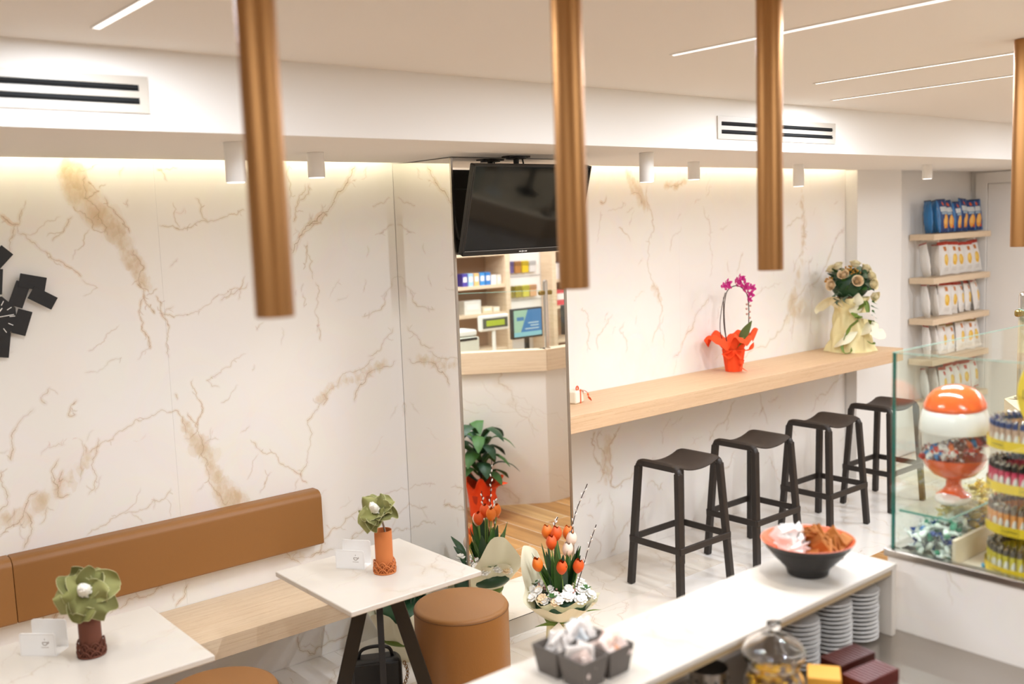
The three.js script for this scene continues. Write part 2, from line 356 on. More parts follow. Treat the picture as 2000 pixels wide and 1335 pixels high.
const M = {
  paint: mat(0xf1ede7, 0.85), ceiling: mat(0xefeae3, 0.9), joint: mat(0xeee4d4, 0.8),
  slabLeft: mat(0xffffff, 0.28, { map: TX.left }), slabRight: mat(0xffffff, 0.28, { map: TX.right }),
  marbleA: mat(0xffffff, 0.22, { map: TX.slabA }), marbleB: mat(0xdedad4, 0.3, { map: TX.slabB }), marbleC: mat(0xffffff, 0.2, { map: TX.slabC }),
  oak: mat(0xffffff, 0.55, { map: TX.oak }), oakPale: mat(0xf6e8da, 0.5, { map: TX.oak }),
  leather: mat(0x956431, 0.45, { bumpMap: TX.grain, bumpScale: 0.0006 }), leatherSeam: mat(0x6e471f, 0.6),
  black: mat(0x14110f, 0.45), stool: mat(0x2a231e, 0.5), stoolSeat: mat(0x342b25, 0.55), blackGloss: mat(0x0a0a0a, 0.12),
  white: mat(0xf4f1ec, 0.45), whiteGloss: mat(0xf6f3ef, 0.15, { clearcoat: 0.6 }), plastic: mat(0xefeae2, 0.4),
  brass: mat(0xa5784a, 0.42, { metalness: 1 }), steel: mat(0xb7b0a8, 0.28, { metalness: 1, bumpMap: TX.brushed, bumpScale: 0.0002 }), chrome: mat(0xd8d4ce, 0.12, { metalness: 1 }),
  mirror: mat(0xf8f6f2, 0.015, { metalness: 1 }),
  glass: mat(0xfbfefc, 0.02, { transmission: 1, thickness: 0, ior: 1.45 }), glassEdge: mat(0x2c6f62, 0.15), glassThick: mat(0xffffff, 0.03, { transmission: 1, thickness: 0.004, ior: 1.48 }), acrylic: mat(0xffffff, 0.04, { transmission: 1, thickness: 0, ior: 1.4 }),
  ventMetal: mat(0xc6bdb0, 0.35), ventDark: mat(0x17191a, 0.8),
  lamp: mat(0xffffff, 0.5, { emissive: 0xfff6ee, emissiveIntensity: 2.6 }), lampWarm: mat(0xffffff, 0.5, { emissive: 0xffeccb, emissiveIntensity: 2.2 }),
};
// ---------------------------------------------------------------- the room
const CEIL = 2.685, SOF = 2.437, SOFZ = 1.175, X0 = -2.5, X1 = 9.1, ZB = 6.6, ZW = 1.14;
{
  const fl = structure('floor', 'pale marble tiles by the wall, oak coloured plank tiles beyond');
  part('screed', span(X0 - 0.15, X1 + 0.15, -0.2, -0.0125, -0.15, ZB + 0.15), M.joint, fl);
  part('grout', span(X0, X1, -0.0124, -0.0012, 0, ZB), M.joint, fl);
  const tones = [0xffffff, 0xf7f2ea, 0xfbf5ee].map((c) => mat(c, 0.2, { map: TX.slabC }));
  for (let r = 0; r < 2; r++) for (let i = 0; i < 10; i++) {
    const x = X0 + i * 1.2 - (r ? 0.55 : 0), xa = max(X0, x), xb = min(X1, x + 1.2); if (xb - xa < 0.05) continue;
    part('marble_tile', metric(span(xa + 0.001, xb - 0.001, -0.0011, 0, r * ZW / 2 + 0.001, (r + 1) * ZW / 2 - 0.001), 1.5, R0(), R0()), tones[floor(R0() * 3)], fl);
  }
  const ptones = [0xffffff, 0xf1e2d0, 0xffefdc, 0xe6d3bb].map((c) => mat(c, 0.45, { map: TX.plank }));
  for (let i = 0; i < 58; i++) {
    const xa = X0 + i * 0.2, xb = min(X1, xa + 0.2); let z = ZW - ((i * 7) % 12) * 0.1;
    while (z < ZB) { const za = max(ZW, z), zb = min(ZB, z + 1.2); if (zb - za > 0.02) part('plank_tile', metric(span(xa + 0.003, xb - 0.003, -0.0011, 0, za + 0.003, zb - 0.003), 0.9, R0(), R0(), true), ptones[floor(R0() * 4)], fl); z += 1.2; }
  }
  const ce = structure('ceiling', 'white plaster ceiling');
  part('slab', span(X0 - 0.15, X1 + 0.15, CEIL, CEIL + 0.2, -0.15, ZB + 0.15), M.ceiling, ce);
  const so = structure('trim_1', 'dropped white soffit along the marble wall');
  part('soffit', span(X0, X1, SOF, CEIL, 0.1, SOFZ), M.paint, so);
  const wb = structure('wall_back', 'wall clad in large white marble slabs with tan veins');
  part('masonry', span(X0 - 0.15, X1 + 0.15, 0, CEIL, -0.17, -0.013), M.paint, wb);
  const slab = (m, xa, xb, ya, yb, x0, x1) => { const g = span(xa + 0.0003, xb - 0.0003, ya, yb, -0.013, 0), p = g.attributes.position, uv = g.attributes.uv; for (let i = 0; i < p.count; i++) uv.setXY(i, (p.getX(i) - x0) / (x1 - x0), p.getY(i) / 2.51); part('marble_slab', g, m, wb); };
  for (const [a, b] of [[-1.35, 0.175], [0.175, 1.575], [1.575, 2.795]]) slab(M.slabLeft, a, b, 0, 2.51, -1.35, 2.795);
  for (const [a, b] of [[3.51, 5.0], [5.0, 6.5], [6.5, 6.98]]) slab(M.slabRight, a, b, 0, 2.51, 3.51, 6.98);
  part('marble_slab', metric(span(X0, -1.352, 0, 2.51, -0.013, 0), 1.6), M.marbleA, wb);
  part('pilaster', span(6.985, 7.65, 0, SOF, -0.013, 0.1), M.paint, wb);
  const wr = structure('wall_right', 'white end wall');
  part('masonry', span(X1, X1 + 0.15, 0, CEIL, -0.15, ZB + 0.15), M.paint, wr);
  const d = structure('door_1', 'white doorway casing in the end wall');
  part('casing', [span(X1 - 0.03, X1, 0, 2.33, 0.04, 0.14), span(X1 - 0.03, X1, 0, 2.33, 1.0, 1.1), span(X1 - 0.03, X1, 2.33, 2.43, 0.04, 1.1)], M.white, d);
  part('door_leaf', rspan(X1 - 0.012, X1 - 0.001, 0.005, 2.325, 0.145, 0.995), M.paint, d);
  const wl = structure('wall_left', 'white side wall'); part('masonry', span(X0 - 0.15, X0, 0, CEIL, -0.15, ZB + 0.15), M.paint, wl);
  const wf = structure('wall_front', 'white wall behind the counter'); part('masonry', span(X0 - 0.15, X1 + 0.15, 0, CEIL, ZB, ZB + 0.15), M.paint, wf);
  const wk = structure('wall_kiosk', 'white partition behind the kiosk'); part('masonry', span(4.3, X1, 0, CEIL, 4.45, 4.55), M.paint, wk);
}
// mirror clad column
{
  const t = thing('mirror_column', 'square column clad in mirrors, standing out from the marble wall', 'column', [0, 0, 0]);
  part('core', span(2.803, 3.505, 0.09, SOF - 0.003, 0.002, 0.492), M.paint, t);
  part('mirror_panel', span(2.803, 3.505, 0.092, SOF - 0.004, 0.492, 0.5), M.mirror, t, 'mirror facing the room');
  part('mirror_panel', span(2.795, 2.803, 0.0, SOF - 0.004, 0.002, 0.492), M.mirror, t, 'mirror on the side of the column');
  part('corner_trim', [span(2.793, 2.8035, 0.0, SOF - 0.004, 0.4915, 0.5035), span(3.497, 3.511, 0.09, SOF - 0.004, 0.488, 0.5035)], M.steel, t, 'slim steel edge trim');
  part('plinth', metric(span(2.795, 3.51, 0, 0.09, 0.4, 0.5), 1.2), M.marbleB, t, 'low white marble plinth');
  part('plinth_joint', span(2.806, 3.496, 0.0895, 0.0925, 0.49, 0.5006), M.black, t);
}
// ---------------------------------------------------------------- lamps
function areaLight(parent, color, intensity, w, h, pos, target) { const l = new THREE.RectAreaLight(color, intensity, w, h); l.name = 'glow'; l.position.set(...pos); parent.add(l); l.lookAt(...target); return l; }
function ledStrip(x, z0, z1, label) {
  const zc = (z0 + z1) / 2, L = z1 - z0, t = thing('led_strip_light', label, 'ceiling light', [x, CEIL, zc], 0, 'recessed linear ceiling lights');
  part('diffuser', box(0.0185, 0.004, L, 0, -0.0015, 0), M.lamp, t);
  part('frame', [box(0.003, 0.006, L + 0.008, -0.011, -0.002, 0), box(0.003, 0.006, L + 0.008, 0.011, -0.002, 0)], M.white, t);
  const l = new THREE.RectAreaLight(LIGHT.stripColor, LIGHT.strip, 0.0185, L); l.name = 'glow'; l.position.set(0, -0.006, 0); l.rotation.x = -PI / 2; t.add(l);
}
ledStrip(0.921, 1.425, 2.25, 'short lit line at the left over the wall bench');
ledStrip(2.748, 1.91, 3.32, 'longest lit ceiling line, above the third brass pendant');
ledStrip(3.93, 1.718, 2.6, 'upper of the two parallel lit lines at the right');
ledStrip(4.58, 1.394, 2.338, 'lower of the two parallel lit lines at the right, nearest the soffit');
for (const [x, a, b] of [[-0.6, 3.2, 4.6], [1.75, 3.9, 5.3], [5.6, 2.9, 4.2], [6.9, 1.9, 3.1], [7.9, 2.2, 3.2]]) ledStrip(x, a, b, 'recessed lit ceiling line outside the frame');
// cove light in the gap between soffit and wall
function cove(x0, x1, color, label) {
  const t = thing('cove_light', label, 'cove light', [(x0 + x1) / 2, 2.53, 0.1], 0, 'cove lights behind the soffit'), L = x1 - x0;
  part('led_tape', box(L, 0.012, 0.004, 0, 0, -0.003), M.lampWarm, t);
  part('profile', [box(L, 0.004, 0.012, 0, 0.009, -0.006), box(L, 0.004, 0.008, 0, -0.009, -0.004)], M.white, t);
  const l = new THREE.RectAreaLight(color, LIGHT.cove, L, 0.014); l.name = 'glow'; l.position.set(0, -0.001, -0.007); t.add(l); l.lookAt((x0 + x1) / 2, 2.2, -0.35);
}
cove(-2.45, 2.78, LIGHT.coveLeftColor, 'hidden cove light washing the marble above the bench');
cove(3.53, 6.96, LIGHT.coveColor, 'hidden cove light washing the marble above the bar shelf');
function spotLamp(x, z, len, label) {
  const t = thing('spot_light', label, 'downlight', [x, SOF, z], 0, 'surface mounted downlights');
  part('housing', lathe([[0.0001, 0], [0.035, 0], [0.0355, -0.002], [0.0355, -len + 0.002], [0.034, -len], [0.031, -len], [0.031, -len + 0.01]], 32), M.white, t);
  part('lens', cyl(0.0305, 0.0305, 0.004, 0, -len - 0.0015, 0, 32), M.lamp, t);
  const l = new THREE.SpotLight(LIGHT.spotColor, LIGHT.spot, 0, 0.72, 0.75, 2); l.name = 'beam'; l.position.set(0, -len - 0.006, 0); l.target.position.set(0, -len - 1, 0); l.shadow.radius = 1.3; l.castShadow = true; t.add(l, l.target); l.target.name = 'aim';
}
spotLamp(1.544, 0.888, 0.142, 'long white cylinder downlight left of the first brass pendant');
spotLamp(2.054, 0.556, 0.103, 'short white cylinder downlight right of the first brass pendant');
spotLamp(3.669, 0.939, 0.143, 'long white cylinder downlight just right of the television');
spotLamp(4.572, 0.488, 0.102, 'short white cylinder downlight above the bar shelf near the right vent');
spotLamp(5.683, 0.45, 0.142, 'long white cylinder downlight right of the third brass pendant');
spotLamp(7.044, 0.628, 0.1, 'short white cylinder downlight left of the crisp shelves');
for (const [x, z, l] of [[-0.2, 0.55, 0.103], [0.45, 0.88, 0.142], [8.2, 0.9, 0.1]]) spotLamp(x, z, l, 'white cylinder downlight outside the frame');
function pendant(x, label) {
  const z = 2.73, yb = 1.962, t = thing('pendant_light', label, 'pendant lamp', [x, yb, z], 0, 'brass tube pendants above the counter');
  part('tube', lathe([[0.029, 0.012], [0.0295, 0], [0.0325, 0], [0.033, 0.001], [0.033, CEIL - yb - 0.002], [0.0001, CEIL - yb - 0.002]], 40), M.brass, t);
  part('lens', cyl(0.0292, 0.0292, 0.003, 0, 0.012, 0, 28), M.lamp, t);
  const l = new THREE.SpotLight(LIGHT.pendantColor, LIGHT.pendant, 0, 0.7, 0.8, 2); l.name = 'beam'; l.position.set(0, 0.008, 0); l.target.position.set(0, -1, 0); l.shadow.radius = 1; l.castShadow = true; t.add(l, l.target); l.target.name = 'aim';
}
pendant(0.759, 'brass tube pendant hanging at the left, before the veined marble wall');
pendant(1.463, 'brass tube pendant hanging before the television');
pendant(2.171, 'brass tube pendant hanging before the right air vent');
pendant(3.66, 'brass tube pendant cut by the right edge of the picture');
pendant(0.05, 'brass tube pendant outside the frame');
// air vents
function vent(x0, x1, label) {
  const y0 = 2.489, y1 = 2.6, t = thing('air_vent', label, 'vent', [x0, y0, SOFZ], 0, 'slot air vents in the soffit'), w = x1 - x0, h = y1 - y0, z = 0.008;
  part('backing', box(w - 0.02, h - 0.02, 0.003, w / 2, h / 2, 0.0016), M.ventDark, t);
  part('frame', [box(w, 0.026, z, w / 2, 0.013, z / 2), box(w, 0.026, z, w / 2, h - 0.013, z / 2), box(0.028, h - 0.052, z, 0.014, h / 2, z / 2), box(0.028, h - 0.052, z, w - 0.014, h / 2, z / 2)], M.ventMetal, t, 'satin metal frame');
  part('divider_bar', box(w - 0.056, 0.02, z, w / 2, h / 2, z / 2), M.ventMetal, t);
  for (const y of [0.034, 0.036 + 0.039]) { const g = box(w - 0.06, 0.003, 0.012, 0, 0, 0).rotateX(0.6).translate(w / 2, y + 0.002, 0.0055); part('blade', g, M.ventDark, t); }
}
vent(-0.35, 1.142, 'slot air vent in the soffit at the left edge');
vent(3.92, 4.95, 'slot air vent in the soffit behind the third brass pendant');
// ---------------------------------------------------------------- seating side
// bench and padded backrests
{
  const t = thing('wall_bench', 'floating oak bench fixed to the marble wall behind the tables', 'bench', [0, 0, 0]);
  part('seat_board', metric(rspan(-2.4, 2.3, 0.36, 0.45, 0.001, 0.46, 0.002), 1.1), M.oak, t);
  const pad = (x0, x1, label) => {
    const o = thing('backrest_pad', label, 'backrest', [(x0 + x1) / 2, 0.6, 0], 0, 'leather backrests above the bench');
    const prof = [[0.002, 0.001], [0.072, 0.001], [0.0755, 0.005]]; for (let i = 0; i <= 8; i++) { const a = i / 8 * PI / 2; prof.push([0.0415 + 0.034 * cos(a), 0.226 + 0.034 * sin(a)]); } prof.push([0.002, 0.26]);
    const L = x1 - x0 - 0.002; part('cushion', metric(toCreasedNormals(extr(prof, L - 0.006, 0.003).rotateY(-PI / 2).translate(L / 2 - 0.003, 0, 0.003), 0.6), 0.3), M.leather, o);
    part('base_board', rbox(x1 - x0 - 0.02, 0.24, 0.006, 0.002, 0, 0.13, 0.0035), M.black, o);
  };
  pad(0.86, 2.24, 'tan leather backrest pad ending beside the right table');
  pad(-0.53, 0.86, 'tan leather backrest pad cut by the left edge of the picture');
}
// bistro tables
function table(cx, cz, label) {
  const t = thing('bistro_table', label, 'table', [cx, 0, cz], 0, 'square marble top tables');
  part('table_top', metric(rbox(0.6, 0.022, 0.6, 0.005, 0, 0.731, 0, 3), 0.9, cx * 0.37, cz * 0.21), M.marbleB, t, 'white marble effect top');
  part('top_plate', rbox(0.16, 0.012, 0.16, 0.003, 0, 0.713, 0), M.black, t);
  for (const [a, b] of [[-1, -1], [1, -1], [1, 1], [-1, 1]]) {
    const an = Math.atan2(b, a) - 0.24, ux = cos(an), uz = sin(an), g = extr([[0.008, 0.712], [0.07, 0.712], [0.262, 0.004], [0.205, 0.004], [0.03, 0.66]], 0.022, 0.0015).translate(0, 0, -0.012).rotateY(-an);
    const l = part('leg', g, M.black, t); part('foot', cyl(0.012, 0.012, 0.004, ux * 0.23, 0, uz * 0.23, 12), M.black, l);
  }
}
table(2.0, 0.96, 'square marble top table in the middle, with the orange vase');
table(0.89, 0.955, 'square marble top table at the lower left, with the brown vase');
// leather poufs
function pouf(x, z, label) {
  const t = thing('pouf', label, 'pouf', [x, 0, z], 0, 'round leather poufs');
  part('body', lathe([[0.0001, 0.012], [0.2, 0.012], [0.206, 0.02], [0.21, 0.05], [0.21, 0.434], [0.209, 0.436]], 64), M.leather, t);
  part('top_panel', lathe([[0.209, 0.437], [0.2085, 0.444], [0.204, 0.4505], [0.19, 0.453], [0.1, 0.4545], [0.0001, 0.455]], 64), M.leather, t);
  part('piping', new THREE.TorusGeometry(0.2095, 0.0024, 6, 72).rotateX(PI / 2).translate(0, 0.4365, 0), M.leatherSeam, t);
  part('glide', cyl(0.16, 0.16, 0.012, 0, 0, 0, 32), M.black, t);
}
pouf(2.466, 0.88, 'round tan leather pouf beside the middle table');
pouf(1.33, 0.92, 'round tan leather pouf under the lower left table, at the bottom edge');
// bar shelf
{
  const t = thing('bar_shelf', 'long oak bar shelf between mirror column and white pilaster', 'bar shelf', [0, 0, 0]);
  part('shelf_board', metric(rspan(3.52, 6.98, 0.985, 1.08, 0.002, 0.49, 0.0025), 1.1), M.oakPale, t);
  part('end_cap', rspan(3.515, 3.52, 0.985, 1.08, 0.002, 0.488, 0.001), M.oak, t);
}
// stools
const stool0 = (() => {
  const t = thing('bar_stool', 'black bar stool nearest the mirror column', 'bar stool', [0, 0, 0], 0, 'black saddle bar stools');
  const H = 0.76, hx = 0.19, hz = 0.155, fx = 0.222, fz = 0.188;
  const prof = (u) => H - 0.042 * (1 - pow(abs(u), 2.2)) - 0.02 * pow(max(0, abs(u) - 0.86) / 0.14, 2);
  const top = grid(28, 14, (a, b) => { const u = a * 2 - 1, w = b * 2 - 1; const e = 0.012 * pow(abs(w), 8); return V(u * hx, prof(u) - e, w * hz); });
  const bot = grid(28, 14, (a, b) => { const u = 1 - a * 2, w = b * 2 - 1; return V(u * hx, prof(u) - 0.018, w * (hz - 0.002)); });
  const rim = (w) => grid(28, 1, (a, b) => { const u = a * 2 - 1; return V(u * hx, prof(u) - (b ? 0.018 : 0.012), w * (b ? hz - 0.002 : hz)); });
  const side = (u) => grid(1, 14, (a, b) => { const w = b * 2 - 1; return V(u * hx, prof(u) - (a ? 0.018 : 0.012 * pow(abs(w), 8)), w * hz); });
  part('seat', [top, bot, rim(1), rim(-1), side(1), side(-1)], M.stoolSeat, t);
  for (const s of [-1, 1]) part('frame_rail', bar([s * (hx - 0.012), H - 0.036, -hz + 0.03], [s * (hx - 0.012), H - 0.036, hz - 0.03], 0.032, 0.034), M.stool, t);
  for (const s of [-1, 1]) for (const k of [-1, 1]) {
    const p = [V(s * (hx - 0.012), H - 0.034, k * (hz - 0.055)), V(s * (hx - 0.012), H - 0.036, k * (hz - 0.025)), V(s * (hx - 0.011), H - 0.05, k * (hz - 0.008)), V(s * (hx - 0.009), H - 0.085, k * (hz - 0.003))];
    const elbow = tube(p, 0.0195, 10, 8), leg = bar([s * (hx - 0.01), H - 0.055, k * (hz - 0.006)], [s * fx, 0.003, k * fz], 0.037, 0.04);
    part('leg', [elbow, leg], M.stool, t);
  }
  const fy = 0.275, q = 1 - fy / H, rx = lerp(fx, hx, 1 - q) + 0.012, rz = lerp(fz, hz, 1 - q) + 0.012, hgt = 0.038, th = 0.016;
  part('footrest', [rbox(2 * rx, hgt, th, 0.004, 0, fy, rz), rbox(2 * rx, hgt, th, 0.004, 0, fy, -rz), rbox(th, hgt, 2 * rz, 0.004, rx, fy, 0), rbox(th, hgt, 2 * rz, 0.004, -rx, fy, 0)], M.stool, t);
  return t;
})();
stool0.position.set(4.265, 0, 0.6);
dup(stool0, [4.97, 0, 0.595], 0, 'black bar stool, second from the mirror column');
dup(stool0, [5.755, 0, 0.595], 0, 'black bar stool, third from the mirror column');
dup(stool0, [6.525, 0, 0.59], 0, 'black bar stool farthest away, half behind the glass case edge');
// television on a ceiling mount
{
  const t = thing('television', 'black flat television hung from the soffit before the mirror', 'television', [3.115, 2.385, 0.74], 0);
  const tl = 0.285, tv = new THREE.Group(); tv.rotation.x = tl;
  const W = 0.735, Hh = 0.43, g = (a) => { a.rotateX(tl); return a; };
  part('casing', g(rbox(W, Hh, 0.03, 0.006, 0, -Hh / 2, -0.016)), M.black, t);
  part('bezel', [rbox(W, 0.009, 0.01, 0.002, 0, -0.0045, 0.002), rbox(0.009, Hh, 0.01, 0.002, -W / 2 + 0.0045, -Hh / 2, 0.002), rbox(0.009, Hh, 0.01, 0.002, W / 2 - 0.0045, -Hh / 2, 0.002), rbox(W, 0.022, 0.011, 0.002, 0, -Hh + 0.011, 0.002)].map(g), mat(0x191614, 0.3), t);
  part('screen', g(box(W - 0.018, Hh - 0.03, 0.002, 0, -Hh / 2 + 0.006, 0.0012)), mat(0x030303, 0.06, { ior: 1.45 }), t, 'dark switched off screen');
  part('bezel_line', g(box(W - 0.018, 0.0016, 0.002, 0, -Hh + 0.0232, 0.0075)), mat(0x8b837a, 0.3), t);
  part('logo', [-0.024, -0.016, -0.006, 0.003, 0.013, 0.02].map((x, i) => g(box(i === 2 ? 0.005 : 0.006, i === 2 ? 0.009 : 0.005, 0.001, x, -Hh + 0.0105, 0.0078))), mat(0xe9e6e2, 0.4), t);
  part('back_cover', g(rbox(W * 0.62, Hh * 0.6, 0.03, 0.012, 0, -Hh * 0.55, -0.042)), M.black, t);
  const mt = part('mount_plate', [box(0.13, 0.008, 0.06, 0, SOF - 2.385 - 0.004, -0.14), cyl(0.05, 0.05, 0.008, -0.0, SOF - 2.385 - 0.014, -0.14)], M.black, t);
  part('mount_arm', [cyl(0.011, 0.014, 0.1, 0, SOF - 2.385 - 0.11, -0.14), bar([0, -0.06, -0.14], [0, -0.17, -0.105], 0.03, 0.02)], M.black, t);
  part('cable', tube([[0.03, 0.045, -0.13], [0.045, -0.02, -0.13], [0.04, -0.12, -0.11], [0.02, -0.2, -0.095]], 0.004, 12, 6), M.black, mt);
}
// wall clock with fanned plates
{
  const t = thing('wall_clock', 'black wall clock with fanned rectangular plates, cut by the left edge', 'clock', [0.892, 1.822, 0]);
  part('spacer', cyl(0.05, 0.05, 0.04, 0, 0, 0).rotateX(PI / 2).translate(0, 0, 0), M.black, t);
  const oct = []; for (let i = 0; i < 8; i++) oct.push([0.083 * cos(PI / 8 + i * PI / 4), 0.083 * sin(PI / 8 + i * PI / 4) * 1.05]);
  part('dial', extr(oct, 0.004).translate(0, 0, 0.042), mat(0x120f0d, 0.5), t);
  const plate = (x, y, a, z, w = 0.1, h = 0.055) => part('plate', rbox(w, h, 0.003, 0.0014, 0, 0, 0).rotateZ(a).translate(x, y, z), M.black, t);
  for (const [x, y, a, z] of [[0.15, 0.128, -0.24, 0.036], [0.182, 0.063, -0.56, 0.038], [0.098, 0.083, 1.17, 0.034], [0.098, -0.028, -1.93, 0.03], [0.035, 0.225, 0.8, 0.036], [0.015, 0.14, 1.45, 0.033], [0.02, -0.11, 1.4, 0.03],
    [-0.15, 0.12, 0.3, 0.036], [-0.18, 0.05, 0.6, 0.038], [-0.1, 0.07, 1.9, 0.034], [-0.1, -0.04, 1.2, 0.03], [-0.06, 0.2, 2.2, 0.036], [-0.06, -0.11, 1.7, 0.032], [-0.14, -0.1, 2.6, 0.036]]) plate(x, y, a, z);
  const wm = mat(0xf2efe9, 0.4);
  for (let i = 0; i < 12; i++) { const a = i * PI / 6; part('hour_mark', rbox(0.02, 0.003, 0.002, 0.0005, 0, 0, 0).rotateZ(a).translate(0.062 * cos(a), 0.062 * sin(a), 0.0475), wm, t); }
  part('hour_hand', rbox(0.05, 0.004, 0.002, 0.0008, 0.02, 0, 0.05).rotateZ(0.9), wm, t); part('minute_hand', rbox(0.075, 0.003, 0.002, 0.0008, 0.03, 0, 0.053).rotateZ(0.1), wm, t); part('hub', cyl(0.006, 0.006, 0.006, 0, 0, 0, 12).rotateX(PI / 2).translate(0, 0, 0.048), wm, t);
}
// ---------------------------------------------------------------- on the tables
function vase(x, z, color, label, fl) {
  const t = thing('vase', label, 'vase', [x, 0.742, z]);
  const m = mat(color, 0.75, { bumpMap: TX.grain, bumpScale: 0.0003 });
  part('body', lathe([[0.0001, 0.004], [0.036, 0.004], [0.036, 0.045], [0.0355, 0.07], [0.0352, 0.173], [0.0345, 0.1745], [0.0325, 0.173], [0.0325, 0.02], [0.0001, 0.018]], 40), m, t);
  part('foot', lathe([[0.0001, 0], [0.045, 0], [0.046, 0.003], [0.045, 0.0065], [0.036, 0.0075]], 40), m, t);
  const ribs = [];
  for (let row = 0; row < 3; row++) for (let i = 0; i < 8; i++) {
    const a0 = (i + (row % 2) * 0.5) * PI / 4, y0 = 0.007 + row * 0.0125, h = row === 2 ? 0.019 : 0.017, pts = [];
    for (let k = 0; k <= 8; k++) { const s = k / 4 - 1, a = a0 + s * PI / 8 * 1.05; pts.push(V(cos(a) * (0.045 - row * 0.0014), y0 + h * (1 - s * s), sin(a) * (0.045 - row * 0.0014))); }
    ribs.push(tube(pts, 0.0026, 10, 5));
    const p2 = []; for (let k = 0; k <= 6; k++) { const s = k / 3 - 1, a = a0 + s * PI / 18; p2.push(V(cos(a) * 0.0438, y0 + h * 0.62 * (1 - s * s), sin(a) * 0.0438)); } ribs.push(tube(p2, 0.0019, 8, 5));
  }
  part('lattice_band', ribs, m, t, 'raised open lattice round the foot');
}
vase(2.017, 0.99, 0xc9743a, 'orange clay vase with lattice foot on the middle table');
vase(0.892, 0.955, 0x6b3a26, 'dark brown clay vase with lattice foot on the lower left table');
function foamFlower(x, z, y, tilt, size, seed, label) {
  const t = thing('foam_flower', label, 'flower', [x, y, z], 0, 'green lotus flowers in vases'); const rnd = rng(seed);
  const head = V(...tilt), dir = head.clone(); dir.y *= 0.7; dir.normalize();
  const pm = [0x85844a, 0x918f56, 0x757440].map((c) => mat(c, 0.8)), edge = mat(0xd8d3a2, 0.8);
  const q = new THREE.Quaternion().setFromUnitVectors(V(0, 1, 0), V(dir.x + fdir.x * 0.75, dir.y * 0.8, dir.z + fdir.z * 0.75).normalize());
  for (let ring = 0; ring < 3; ring++) for (let i = 0; i < [3, 5, 6][ring]; i++) {
    const n = [3, 5, 6][ring], a = (i + ring * 0.5 + rnd() * 0.3) / n * 2 * PI, L = size * [0.6, 0.95, 1.05][ring] * (0.88 + rnd() * 0.25), open = [0.95, 1.0, 1.5][ring] + rnd() * 0.2, ph = rnd() * 6, wv = 0.24 + rnd() * 0.18;
    const f = (u, v) => { const w = (u - 0.5) * 2, th = open * (0.35 + 0.65 * v), wid = L * 0.52 * pow(sin(PI * min(0.9, 0.12 + v * 0.76)), 0.6); const r = L * v; const curl = L * wv * v * v * sin(w * 2.6 + ph); const rad = sin(th) * r, up = cos(th) * r + curl + L * 0.16 * w * w * (1 - v); return V(cos(a) * rad - sin(a) * w * wid, up, sin(a) * rad + cos(a) * w * wid); };
    const g = grid(14, 12, f).applyQuaternion(q).translate(head.x, head.y, head.z);
    const p = part('petal', g, pm[(i + ring) % 3], t);
    const e = []; for (let k = 0; k <= 24; k++) { const s = k / 24; const u = s < 0.3 ? 0 : s > 0.7 ? 1 : (s - 0.3) / 0.4, v = s < 0.3 ? 0.45 + s / 0.3 * 0.55 : s > 0.7 ? 1 - (s - 0.7) / 0.3 * 0.55 : 1; e.push(f(u, v).applyQuaternion(q).add(head)); }
    part('petal_edge', tube(e, size * 0.008, 30, 4), edge, p);
  }
  const sp = [sph(size * 0.23, 0, 0, 0, 14, 10).scale(1, 2.3, 1).translate(0, size * 0.55, 0).applyQuaternion(q).translate(head.x, head.y, head.z)]; for (let i = 0; i < 110; i++) { const h = rnd(), a = i * 2.4, r = size * 0.25 * sqrt(1 - h * 0.8); sp.push(sph(size * 0.046, cos(a) * r, size * (0.1 + h * 0.95), sin(a) * r, 5, 4).applyQuaternion(q).translate(head.x, head.y, head.z)); }
  part('flower_centre', sp, mat(0xf4efe2, 0.8), t, 'white frayed centre');
  part('stem', tube([V(0.008, -0.15, 0.0), V(0.014, -0.07, 0.004), V(head.x * 0.6 + 0.012, head.y * 0.45, head.z * 0.6), head], 0.0042, 16, 8), mat(0x9a8573, 0.8), t);
}
const fdir = V(-0.45, 0.3, 0.7);
foamFlower(2.017, 0.99, 0.916, [-0.02, 0.075, 0.0], 0.075, 4, 'green lotus flower leaning out of the orange vase');
foamFlower(0.892, 0.955, 0.916, [-0.005, 0.045, 0.02], 0.088, 9, 'green lotus flower filling the mouth of the brown vase');
